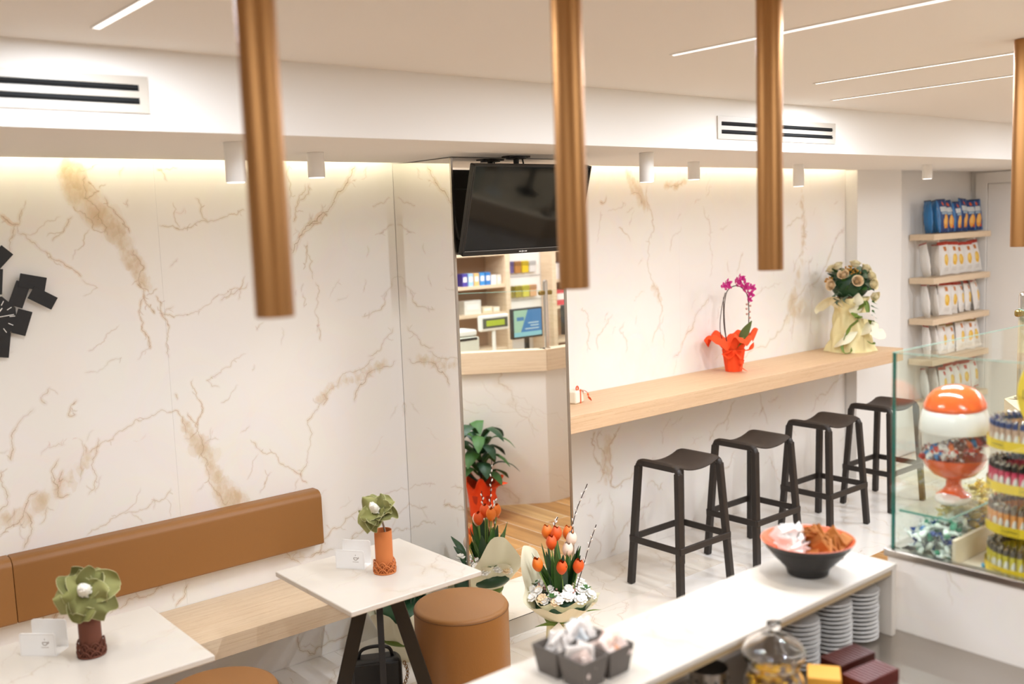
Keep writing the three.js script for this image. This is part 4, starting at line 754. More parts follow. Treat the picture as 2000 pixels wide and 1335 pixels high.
// grey four cup caddy with sweetener sachets
{
  const cx = 1.452, cz = 2.735, turn = 0.03, t = thing('sachet_caddy', 'grey caddy of four square cups with pale sachets on the ledge', 'caddy', [cx, LY, cz], turn), g = mat(0x5d5650, 0.5);
  const cup = (x, z) => {
    const w0 = 0.03, w1 = 0.04, h = 0.066, th = 0.003, l = [], q = (y, s, w) => [[-w, y, -w], [w, y, -w], [w, y, w], [-w, y, w]][s];
    for (let s = 0; s < 4; s++) for (const [o, flip] of [[0, 0], [th, 1]]) { const a = q(0, s, w0 - o), b = q(0, (s + 1) % 4, w0 - o), c = q(h, (s + 1) % 4, w1 - o), d = q(h, s, w1 - o); l.push(grid(1, 1, (u, v) => V(lerp(lerp(a[0], b[0], u), lerp(d[0], c[0], u), v), lerp(a[1], d[1], v), lerp(lerp(a[2], b[2], u), lerp(d[2], c[2], u), v)))); }
    for (let s = 0; s < 4; s++) { const a = q(h, s, w1), b = q(h, (s + 1) % 4, w1), c = q(h, (s + 1) % 4, w1 - th), d = q(h, s, w1 - th); l.push(grid(1, 1, (u, v) => V(lerp(lerp(a[0], b[0], u), lerp(d[0], c[0], u), v), h, lerp(lerp(a[2], b[2], u), lerp(d[2], c[2], u), v)))); }
    l.push(box(2 * w0, 0.003, 2 * w0, 0, 0.0015, 0));
    part('cup', merge(l).translate(x, 0, z), g, t);
  };
  for (const a of [-1, 1]) for (const b of [-1, 1]) cup(a * 0.0415, b * 0.0415);
  part('joint', [box(0.012, 0.05, 0.03, 0, 0.03, 0), box(0.03, 0.05, 0.012, 0, 0.03, 0)], g, t);
  const rs = rng(17), cols = [0xf0dcd2, 0xf3ece6, 0xeed0c0, 0xdfe5e8, 0xf0b48a], sg = rbox(0.045, 0.046, 0.008, 0.0035, 0, 0, 0, 2); const protos = cols.map((c, i) => { const o = thing('sweetener_sachet', '', 'sachet', [0, 0, 0]); const m = mat(c, 0.6); part('packet', sg, m, o); part('sealed_end', [box(0.045, 0.004, 0.0015, 0, 0.024, 0)], m, o); return o; });
  const seen = {};
  for (let c = 0; c < 4; c++) for (let i = 0; i < 9; i++) {
    const k = i === 8 && c === 3 ? 4 : (c === 0 ? [0, 1][i % 2] : c === 1 ? 1 : c === 2 ? [1, 3][i % 2] : [0, 2][i % 2]), o = seen[k] ? dup(protos[k], [0, 0, 0]) : protos[k]; seen[k] = 1;
    const lx = [-1, -1, 1, 1][c] * 0.0415, lz = [1, -1, -1, 1][c] * 0.0415, p = V(lx + (rs() - 0.5) * 0.035, 0.046 + rs() * 0.03, lz + (rs() - 0.5) * 0.035).applyAxisAngle(V(0, 1, 0), turn);
    o.position.set(cx + p.x, LY + p.y, cz + p.z); o.rotation.set((rs() - 0.5) * 1.8, rs() * 3, (rs() - 0.5) * 1.6);
    o.userData.label = ['pale pink', 'white', 'peach', 'bluish white', 'orange'][k] + ' sweetener sachet standing in the grey caddy'; o.userData.group = ['pale pink', 'white', 'peach', 'bluish white', 'orange'][k] + ' sachets in the caddy';
  }
}
// glass jar of gold wrapped sweets
{
  const jx = 1.845, jz = 2.965, t = thing('glass_jar', 'lidded glass jar of gold wrapped sweets on the worktop', 'jar', [jx, WY, jz]); t.scale.y = 1.13;
  part('jar_body', lathe([[0.0001, 0.002], [0.062, 0.002], [0.074, 0.03], [0.076, 0.09], [0.068, 0.13], [0.057, 0.148], [0.058, 0.158], [0.0555, 0.158], [0.0545, 0.148], [0.0655, 0.13], [0.0735, 0.09], [0.0715, 0.03], [0.06, 0.006], [0.0001, 0.006]], 40), M.glassThick, t);
  part('lid', lathe([[0.052, 0.15], [0.06, 0.16], [0.072, 0.178], [0.074, 0.188], [0.062, 0.205], [0.035, 0.22], [0.016, 0.225], [0.011, 0.232], [0.017, 0.24], [0.016, 0.25], [0.0001, 0.253], [0.0001, 0.225], [0.03, 0.215], [0.056, 0.2], [0.07, 0.187], [0.068, 0.18], [0.056, 0.163]], 40), M.glassThick, t);
  const rs = rng(23), gold = mat(0xeab92e, 0.25, { metalness: 0.7 }), sil = mat(0xd8cfc0, 0.25, { metalness: 0.9 }), br = mat(0x4a2c14, 0.35);
  const mk = (m) => { const o = thing('wrapped_sweet', '', 'sweet', [0, 0, 0]); part('sweet', new THREE.IcosahedronGeometry(0.0115, 1), m, o); part('twist', [new THREE.ConeGeometry(0.006, 0.011, 7).rotateZ(PI / 2).translate(0.0145, 0, 0), new THREE.ConeGeometry(0.006, 0.011, 7).rotateZ(-PI / 2).translate(-0.0145, 0, 0)], m, o); return o; };
  const P = [mk(gold), mk(sil), mk(br)], seen = {}, nm = ['gold', 'silver', 'brown'];
  let n = 0; for (let lay = 0; lay < 7; lay++) { const y = 0.02 + lay * 0.0205, R = lay < 5 ? 0.055 : lay < 6 ? 0.047 : 0.036; for (const [rr, m] of [[R, 11], [R * 0.5, 5]]) for (let i = 0; i < m; i++) { const k = [0, 0, 0, 1, 0, 2, 0][n++ % 7], o = seen[k] ? dup(P[k], [0, 0, 0]) : P[k]; seen[k] = 1; const a = (i + lay * 0.5) / m * 2 * PI; o.position.set(jx + cos(a) * rr, WY + y * 1.1 + rs() * 0.004, jz + sin(a) * rr); o.rotation.set(rs() * 3, rs() * 6, rs() * 3); o.userData.label = nm[k] + ' foil wrapped sweet inside the lidded glass jar'; o.userData.group = nm[k] + ' sweets in the glass jar'; } }
}
// chocolate bars in clear holders, yellow box, pots
{
  const dark = mat(0x4a1c14, 0.35), red = mat(0x5e1f18, 0.3);
  const bin = (x, z, w, d, label) => { const t = thing('acrylic_holder', label, 'holder', [x, WY, z], -0.12); part('wall', [box(w, 0.07, 0.003, 0, 0.035, d / 2), box(w, 0.07, 0.003, 0, 0.035, -d / 2), box(0.003, 0.07, d, w / 2, 0.035, 0), box(0.003, 0.07, d, -w / 2, 0.035, 0)], M.acrylic, t); part('base', box(w, 0.003, d, 0, 0.0015, 0), M.acrylic, t); };
  bin(2.175, 2.955, 0.145, 0.085, 'clear holder of dark chocolates nearest the bottom edge'); bin(2.13, 3.045, 0.15, 0.085, 'clear holder of red brown chocolates beside the saucers');
  const bar0 = thing('chocolate', '', 'chocolate', [0, 0, 0]); part('packet', rbox(0.0092, 0.062, 0.07, 0.0025), dark, bar0); const bar1 = bar0.clone(); bar1.name = numbered('chocolate'); bar1.userData = { label: '', category: 'chocolate' }; scene.add(bar1); bar1.children[0].material = red;
  let f = [0, 0];
  for (let i = 0; i < 11; i++) for (const k of [0, 1]) { const o = f[k] ? dup(k ? bar1 : bar0, [0, 0, 0]) : (k ? bar1 : bar0); f[k] = 1; const lx = (i - 5) * 0.0122, c = k ? [2.13, 3.045] : [2.175, 2.955]; o.position.set(c[0] + lx * cos(0.12), WY + 0.045 + 0.02, c[1] + lx * sin(0.12)); o.rotation.set(0, -0.12, 0); o.userData.label = (k ? 'red brown' : 'dark brown') + ' wrapped chocolate bar, ' + ORD[i] + ' from left in its clear holder'; o.userData.group = k ? 'red brown chocolate bars' : 'dark chocolate bars'; }
  const y = thing('yellow_box', 'yellow cardboard display box between jar and chocolates', 'box', [2.02, WY, 2.985], 0.6), ym = mat(0xd9992f, 0.6);
  part('carton', rbox(0.075, 0.1, 0.075, 0.003, 0, 0.05, 0), ym, y); part('lid', rbox(0.079, 0.02, 0.079, 0.003, 0, 0.1, 0), ym, y);
  const pot = thing('milk_pot', 'cream ceramic pot under the ledge at the bottom edge', 'pot', [1.62, WY, 2.86]); part('body', lathe([[0.0001, 0], [0.05, 0], [0.056, 0.01], [0.058, 0.13], [0.055, 0.132], [0.053, 0.125], [0.05, 0.012], [0.0001, 0.01]], 36), mat(0xd9c9b4, 0.35), pot); part('handle', tube([[0.055, 0.1, 0], [0.085, 0.095, 0], [0.085, 0.04, 0], [0.055, 0.03, 0]], 0.006, 16, 8), mat(0xd9c9b4, 0.35), pot);
  const can = thing('steel_canister', 'steel cutlery canister standing behind the glass jar', 'canister', [1.775, WY, 2.83]); part('body', lathe([[0.0001, 0], [0.045, 0], [0.046, 0.004], [0.046, 0.15], [0.044, 0.15], [0.044, 0.01], [0.0001, 0.008]], 36), M.steel, can); const hl = []; for (let i = 0; i < 12; i++) for (let j = 0; j < 5; j++) { const a = i * PI / 6; hl.push(cyl(0.004, 0.004, 0.002, 0, 0, 0, 8).rotateX(PI / 2).translate(0, 0.03 + j * 0.025, 0.0455).rotateY(a)); } part('punched_holes', hl, M.black, can);
  const sp = thing('steel_jug', 'small polished steel jug beside the ceramic pot', 'jug', [1.705, WY, 2.9]); part('body', lathe([[0.0001, 0], [0.018, 0], [0.02, 0.06], [0.016, 0.085], [0.02, 0.1], [0.018, 0.1], [0.014, 0.085], [0.0001, 0.08]], 24), M.chrome, sp);
}
// ---------------------------------------------------------------- kiosk with glass case
function runBox(x0, z0, x1, z1, y0, y1, in0, in1) { // wall-like piece along a segment, from in0 to in1 behind its front line
  const L = Math.hypot(x1 - x0, z1 - z0), a = Math.atan2(z1 - z0, x1 - x0); const g = span(0, L, y0, y1, in0, in1); return g.rotateY(-a).translate(x0, 0, z0);
}
{
  const t = thing('kiosk_counter', 'marble and oak kiosk counter beside the service counter', 'counter', [0, 0, 0]);
  part('side_panel', metric(span(KX - 0.02, KX, 0, LY, KZ, 4.2), 1.3, 0.35, 0.62), M.marbleA, t, 'marble side panel above the steel worktop');
  part('metal_rail', rspan(KX - 0.024, KX + 0.012, LY, LY + 0.022, KZ - 0.012, 4.2, 0.003), M.steel, t, 'steel rail under the glass');
  part('front_panel', metric(runBox(KX, KZ, 3.97, KZ, 0, LY, 0, 0.02), 1.3), M.marbleA, t);
  part('metal_rail', runBox(KX, KZ, 3.97, KZ, LY, LY + 0.022, -0.012, 0.024), M.steel, t);
  part('front_panel', metric(runBox(3.97, KZ, 4.85, 2.195, 0, 1.02, 0, 0.02), 1.3), M.marbleA, t); part('front_panel', metric(runBox(4.85, 2.195, 7.6, 2.195, 0, 1.02, 0, 0.02), 1.3), M.marbleA, t);
  part('oak_band', metric(runBox(3.95, KZ - 0.005, 4.85, 2.18, 1.02, 1.18, -0.01, 0.1), 1.1), M.oak, t, 'oak top band'); part('oak_band', metric(runBox(4.85, 2.18, 7.6, 2.18, 1.02, 1.18, -0.01, 0.1), 1.1), M.oak, t, 'oak top band');
  part('worktop', [span(KX + 0.02, 4.0, 0.86, 0.9, 3.35, 4.1), span(4.3, 7.6, 0.9, 0.93, 2.75, 3.35)], M.oak, t);
  part('case_floor', span(KX + 0.001, 3.95, LY - 0.02, LY, KZ + 0.021, 4.1), mat(0xe9dcc8, 0.5), t);
  part('divider', rspan(KX + 0.03, 3.1, LY + 0.0005, LY + 0.075, 2.985, 2.997, 0.003), mat(0xead9c0, 0.5), t, 'pale wooden divider');
  const g = thing('glass_screen', 'tall glass panes standing on the kiosk counter corner', 'glass screen', [0, 0, 0]);
  const y0 = LY + 0.0225, y1 = 1.7;
  part('pane', span(KX - 0.004, KX + 0.004, y0, y1, KZ + 0.008, 4.1), M.glass, g); part('pane', span(KX - 0.004, 3.93, y0, y1, KZ - 0.004, KZ + 0.004), M.glass, g);
  part('pane_edge', [span(KX - 0.0052, KX + 0.0052, y0, y1, KZ + 0.002, KZ + 0.0082)], M.glassEdge, g, 'dark green cut edge');
  part('pane_edge', [span(KX - 0.002, KX + 0.002, y1 - 0.001, y1 + 0.001, KZ + 0.008, 4.1), span(KX, 3.93, y1 - 0.001, y1 + 0.001, KZ - 0.002, KZ + 0.002)], mat(0x9fc7b6, 0.1), g);
  part('pane', runBox(4.0, 2.83, 4.86, 2.225, 1.182, 1.62, -0.003, 0.003), M.glass, g); part('pane', runBox(4.94, 2.225, 6.2, 2.225, 1.182, 1.62, -0.003, 0.003), M.glass, g);
  part('pane_edge', [runBox(4.0, 2.83, 4.86, 2.225, 1.619, 1.622, -0.003, 0.003)], mat(0x9fc7b6, 0.1), g);
  const post = (x, z, y, label) => { const p = thing('steel_post', label, 'post', [x, y, z], 0, 'steel posts holding the glass'); part('tube', lathe([[0.0001, 0], [0.03, 0], [0.03, 0.005], [0.019, 0.006], [0.019, 0.5], [0.016, 0.512], [0.008, 0.518], [0.0001, 0.519]], 24), M.chrome, p); part('clamp', [rbox(0.06, 0.035, 0.03, 0.012, 0.035, 0.42, 0), rbox(0.06, 0.035, 0.03, 0.012, -0.035, 0.42, 0)], mat(0xa8925c, 0.3, { metalness: 1 }), p); };
  post(4.9, 2.225, 1.18, 'round topped steel post with clamps behind the glass at the right edge');
  const gs = thing('glass_shelf', 'small glass shelf under the orange candy jar', 'glass shelf', [2.64, 1.235, 2.835]);
  part('pane', box(0.46, 0.006, 0.145, 0.233, 0, 0.075), M.glass, gs); part('pane_edge', [box(0.002, 0.0062, 0.145, 0.002, 0, 0.075), box(0.46, 0.0062, 0.002, 0.233, 0, 0.148)], mat(0x6fa898, 0.15), gs, 'blue green cut edge'); part('support', [box(0.004, 0.13, 0.14, 0.2, -0.069, 0.075), box(0.004, 0.13, 0.14, 0.445, -0.069, 0.075)], M.acrylic, gs);
}
// egg shaped candy jar on two footed stand
{
  const ex = 2.79, ey = 1.2385, ez = 2.925, t = thing('candy_jar', 'orange and white egg shaped candy jar inside the glass case', 'candy jar', [ex, ey, ez]), or = mat(0xf0601a, 0.18, { clearcoat: 0.8 }), wh = mat(0xf4efe8, 0.22, { clearcoat: 0.5 });
  part('base', [sph(0.05, 0, 0, 0, 28, 14).scale(1.35, 0.42, 0.95).translate(0, 0.021, 0)], wh, t, 'white base');
  part('stem', lathe([[0.048, 0.03], [0.034, 0.04], [0.022, 0.056], [0.021, 0.075], [0.04, 0.088]], 28), or, t);
  part('lower_bowl', lathe([[0.0001, 0.078], [0.03, 0.08], [0.06, 0.094], [0.083, 0.12], [0.092, 0.146], [0.089, 0.146], [0.08, 0.122], [0.05, 0.095], [0.0001, 0.086]], 44), or, t);
  part('clear_belly', lathe([[0.0915, 0.146], [0.097, 0.175], [0.098, 0.2], [0.096, 0.222], [0.0935, 0.222], [0.0955, 0.2], [0.0945, 0.175], [0.089, 0.147]], 44), M.acrylic, t, 'see through belly');
  part('upper_band', lathe([[0.0965, 0.222], [0.0975, 0.226], [0.0955, 0.25], [0.09, 0.275], [0.082, 0.294], [0.078, 0.294], [0.087, 0.27], [0.0935, 0.24], [0.0935, 0.222]], 44), wh, t);
  part('lid', lathe([[0.084, 0.292], [0.087, 0.295], [0.085, 0.305], [0.074, 0.327], [0.055, 0.345], [0.03, 0.355], [0.0001, 0.359]], 44).rotateZ(0.1).translate(0.03, 0.0, 0), or, t, 'orange domed lid');
  const rs = rng(41), cols = [[0xd8432a, 'red'], [0xf2ece4, 'white'], [0x3f8fcb, 'blue'], [0xb02a22, 'dark red'], [0xe8793a, 'orange'], [0x74402c, 'brown']];
  const geo = rbox(0.04, 0.014, 0.021, 0.004), ends = [box(0.006, 0.002, 0.022, 0.023, 0, 0), box(0.006, 0.002, 0.022, -0.023, 0, 0)], stripe = rbox(0.014, 0.0145, 0.0215, 0.004);
  const P = cols.map(([c]) => { const o = thing('wrapped_candy', '', 'candy', [0, 0, 0]); const m = mat(c, 0.4); part('bar', geo, m, o); for (const e of ends) part('wrapper_end', e, m, o); part('band', stripe, mat(c === 0xf2ece4 ? 0xd8432a : 0xf2ece4, 0.4), o); return o; }), seen = {};
  for (let i = 0; i < 104; i++) { const k = floor(rs() * 6), o = seen[k] ? dup(P[k], [0, 0, 0]) : P[k]; seen[k] = 1; const a = i * 2.399, sh = i % 4 ? 1 : 0.55, y = 0.122 + 0.1 * ((i * 0.618) % 1), R = lerp(0.058, 0.077, clamp01((y - 0.1) / 0.06)) * sh; o.position.set(ex + cos(a) * R, ey + y, ez + sin(a) * R); o.rotation.set(rs() * 1.2, -a + PI / 2 + (rs() - 0.5) * 0.8, (rs() - 0.5) * 2.4); o.userData.label = cols[k][1] + ' wrapped candy inside the egg shaped jar'; o.userData.group = cols[k][1] + ' candies in the egg shaped jar'; }
  P.forEach((o, k) => { if (!seen[k]) scene.remove(o); });
}
// loose sweets in the case
{
  const rs = rng(43);
  const twist = (c1, c2) => { const o = thing('loose_sweet', '', 'sweet', [0, 0, 0]); part('sweet', sph(0.011, 0, 0, 0, 10, 7).scale(1.4, 0.7, 0.9), mat(c1, 0.3), o); part('wrapper_end', [0, 1].map((s) => grid(6, 2, (u, v) => V((s ? -1 : 1) * (0.014 + v * 0.012), 0.003 * sin(u * 16) * v, (u - 0.5) * (0.006 + v * 0.02)))), mat(c2, 0.35, { transmission: 0.35, thickness: 0 }), o); return o; };
  const kinds = [[twist(0xe8ede2, 0xf2f4ee), 'white'], [twist(0x4f9c7c, 0xdfeae0), 'green'], [twist(0x3d7fc0, 0xc6dcee), 'blue'], [twist(0x2c3f78, 0x4a62a8), 'navy']], seen = {};
  for (let i = 0; i < 170; i++) {
    const k = [0, 1, 0, 0, 1, 2, 0, 1, 0, 3, 0, 0][floor(rs() * 12)], o = seen[k] ? dup(kinds[k][0], [0, 0, 0]) : kinds[k][0]; seen[k] = 1;
    const u = rs(), v = rs(), lay = floor(i / 34), hill = 0.095 * (0.5 + 0.5 * sin(u * 2.4 + 0.3)) * (0.6 + 0.4 * v);
    o.position.set(KX + 0.035 + u * 0.22, LY + 0.012 + min(hill, lay * 0.02) + rs() * 0.008, KZ + 0.035 + v * 0.115); o.rotation.set((rs() - 0.5) * 1.6, rs() * 6, (rs() - 0.5) * 1.6);
    o.userData.label = kinds[k][1] + ' twist wrapped sweet heaped in the glass case corner'; o.userData.group = kinds[k][1] + ' sweets in the glass case';
  }
  const y0 = twist(0xd0aa10, 0xe2c228), yb = twist(0x9c861c, 0xc4ae30); let s0 = 0, s1 = 0;
  for (let i = 0; i < 170; i++) { const k = i % 3 === 0, o = k ? (s1 ? dup(yb, [0, 0, 0]) : yb) : (s0 ? dup(y0, [0, 0, 0]) : y0); if (k) s1 = 1; else s0 = 1; const u = rs(), v = rs(), lay = floor(i / 34), hill = 0.15 * (0.55 + 0.45 * sin(u * 3)) ; o.position.set(KX + 0.2 + u * 0.3, LY + 0.012 + min(hill, lay * 0.028) + rs() * 0.008, KZ + 0.035 + v * 0.12); o.rotation.set((rs() - 0.5) * 1.6, rs() * 6, (rs() - 0.5) * 1.6); o.scale.setScalar(1.25); o.userData.label = (k ? 'olive' : 'yellow') + ' twist wrapped sweet heaped under the glass shelf'; o.userData.group = (k ? 'olive' : 'yellow') + ' sweets in the glass case'; }
  const lc = thing('key_fob', 'blue key fob with red cord lying before the lighter stand', 'fob', [2.71, LY + 0.001, 3.055], 0.5); part('fob', rbox(0.022, 0.008, 0.014, 0.003, 0, 0.004, 0), mat(0x3f9fd0, 0.3), lc); part('cord', tube([[0.01, 0.005, 0], [0.02, 0.006, 0.008], [0.035, 0.006, 0.004]], 0.0012, 10, 5), mat(0xd0402c, 0.6), lc);
  const ob = thing('small_box', 'small orange and black carton beside the lighter stand', 'box', [2.87, LY + 0.001, 3.05], 0.2); part('carton', rbox(0.05, 0.03, 0.03, 0.002, 0, 0.015, 0), mat(0xe8a23c, 0.6), ob); part('sleeve', rbox(0.045, 0.05, 0.028, 0.002, 0, 0.055, 0), mat(0x2a2320, 0.6), ob);
}
// tiered lighter stand
{
  const lx = 2.765, lz = 3.155, R = 0.112, ym = mat(0xf0cf2a, 0.4), t = thing('lighter_stand', 'yellow round tiered lighter stand lettered CLIPPER at the right edge', 'display stand', [lx, LY, lz]);
  part('pole', cyl(0.012, 0.012, 0.5, 0, 0, 0, 16), mat(0xd8b824, 0.4), t);
  const sign = canvasTex(512, 96, (ctx, w, h) => { ctx.fillStyle = '#f0cf2a'; ctx.fillRect(0, 0, w, h); ctx.strokeStyle = '#3a3212'; ctx.lineWidth = 3; ctx.fillStyle = '#3a3212'; ctx.font = 'bold 44px sans-serif'; ctx.textAlign = 'center'; ctx.textBaseline = 'middle'; ctx.strokeRect(170, 14, 172, 68); ctx.font = 'bold 38px sans-serif'; ctx.fillText('CLIPPER', 256, 50); });
  sign.repeat.set(5, 1);
  const band = mat(0xffffff, 0.4, { map: sign });
  for (let i = 0; i < 4; i++) { const y = 0.004 + i * 0.117; const tr = part('tray', lathe([[0.012, y], [R, y], [R, y + 0.006], [0.012, y + 0.006]], 48), ym, t); part('lettered_rim', new THREE.CylinderGeometry(R + 0.002, R + 0.002, 0.026, 56, 1, true).rotateY(-0.18 + i * 0.42).translate(0, y + 0.013, 0), band, tr, 'yellow rim lettered CLIPPER'); }
  const topTex = canvasTex(256, 512, (ctx, w, h) => { ctx.fillStyle = '#f2d23a'; ctx.fillRect(0, 0, w, h); ctx.strokeStyle = ctx.fillStyle = '#5a4c16'; ctx.lineWidth = 4; ctx.strokeRect(30, 230, 196, 60); ctx.font = 'bold 40px sans-serif'; ctx.textAlign = 'center'; ctx.textBaseline = 'middle'; ctx.fillText('CLIPPER', 128, 262); ctx.beginPath(); ctx.moveTo(128, 60); ctx.lineTo(140, 110); ctx.lineTo(128, 140); ctx.lineTo(116, 110); ctx.closePath(); ctx.fill(); ctx.fillStyle = '#d8702c'; for (let i = 0; i < 4; i++) ctx.fillRect(80, 320 + i * 16, 96, 5); });
  const el = new THREE.Shape(); el.absellipse(0, 0, 0.062, 0.095, 0, 2 * PI); const eg = new THREE.ExtrudeGeometry(el, { depth: 0.003, bevelEnabled: false, curveSegments: 32 }); { const p = eg.attributes.position, uv = eg.attributes.uv; for (let i = 0; i < p.count; i++) uv.setXY(i, p.getX(i) / 0.124 + 0.5, p.getY(i) / 0.19 + 0.5); }
  part('top_card', eg.rotateY(-0.9).translate(0.0, 0.5, 0.02), mat(0xffffff, 0.4, { map: topTex }), t, 'oval yellow card lettered CLIPPER');
  const bodyTex = (a, b, c) => canvasTex(64, 128, (ctx, w, h) => { ctx.fillStyle = a; ctx.fillRect(0, 0, w, h); ctx.fillStyle = b; ctx.fillRect(0, 78, w, 34); for (let i = 0; i < 4; i++) { ctx.fillStyle = i % 2 ? b : c; ctx.fillRect(0, 92 + i * 9, w, 4); } ctx.fillStyle = '#f4f1ea'; ctx.beginPath(); ctx.ellipse(16, 60, 11, 20, 0, 0, 7); ctx.ellipse(48, 60, 11, 20, 0, 0, 7); ctx.fill(); ctx.fillStyle = c; ctx.fillRect(12, 56, 8, 8); ctx.fillRect(44, 56, 8, 8); });
  const kinds = [['#c8a68e', '#e8783c', '#5a4a8c', 0x1d1a1c, 'orange and navy'], ['#d33a5e', '#6fc0b0', '#3a3a5a', 0x16130f, 'pink'], ['#e8a05c', '#4a62b0', '#e8603c', 0x8a7c70, 'orange and blue'], ['#d8c84a', '#e86a30', '#8a7a30', 0x6f655c, 'yellow and red']];
  const tier = [3, 2, 1, 0];
  for (let lev = 0; lev < 4; lev++) {
    const kd = kinds[tier[lev]], m = mat(0xffffff, 0.3, { map: bodyTex(kd[0], kd[1], kd[2]) }), cap = mat(kd[3], 0.35), navy = mat(0x1f3a72, 0.35), met = M.chrome;
    const mk = (cm) => { const o = thing('lighter', '', 'lighter', [0, 0, 0]); part('body', lathe([[0.0001, 0], [0.0068, 0], [0.0076, 0.002], [0.0076, 0.05], [0.007, 0.052]], 14), m, o); part('cap', cyl(0.0074, 0.007, 0.014, 0, 0.052, 0, 14), cm, o); part('wheel', [cyl(0.004, 0.004, 0.004, 0, 0, 0, 10).rotateZ(PI / 2).translate(0.002, 0.069, 0.002), box(0.006, 0.003, 0.009, 0, 0.067, -0.002)], met, o); return o; };
    const A = mk(cap), B = mk(navy); let sa = 0, sb = 0;
    for (const [rr, n] of [[R - 0.011, 34], [R - 0.029, 27]]) for (let i = 0; i < n; i++) {
      const a = i / n * 2 * PI, blue = lev === 3 && (a > 4.0 || a < 1.2), o = blue ? (sb ? dup(B, [0, 0, 0]) : B) : (sa ? dup(A, [0, 0, 0]) : A); if (blue) sb = 1; else sa = 1;
      o.position.set(lx - cos(a - 0.6) * rr, LY + 0.0105 + lev * 0.117, lz + sin(a - 0.6) * rr); o.rotation.y = a * 1.7;
      o.userData.label = (blue ? 'navy capped' : kd[4]) + ' lighter on the ' + ['lowest', 'second lowest', 'second highest', 'highest'][lev] + ' tier of the yellow stand'; o.userData.group = (blue ? 'navy capped' : kd[4]) + ' lighters on a tier';
    }
    if (!sb) scene.remove(B);
  }
}
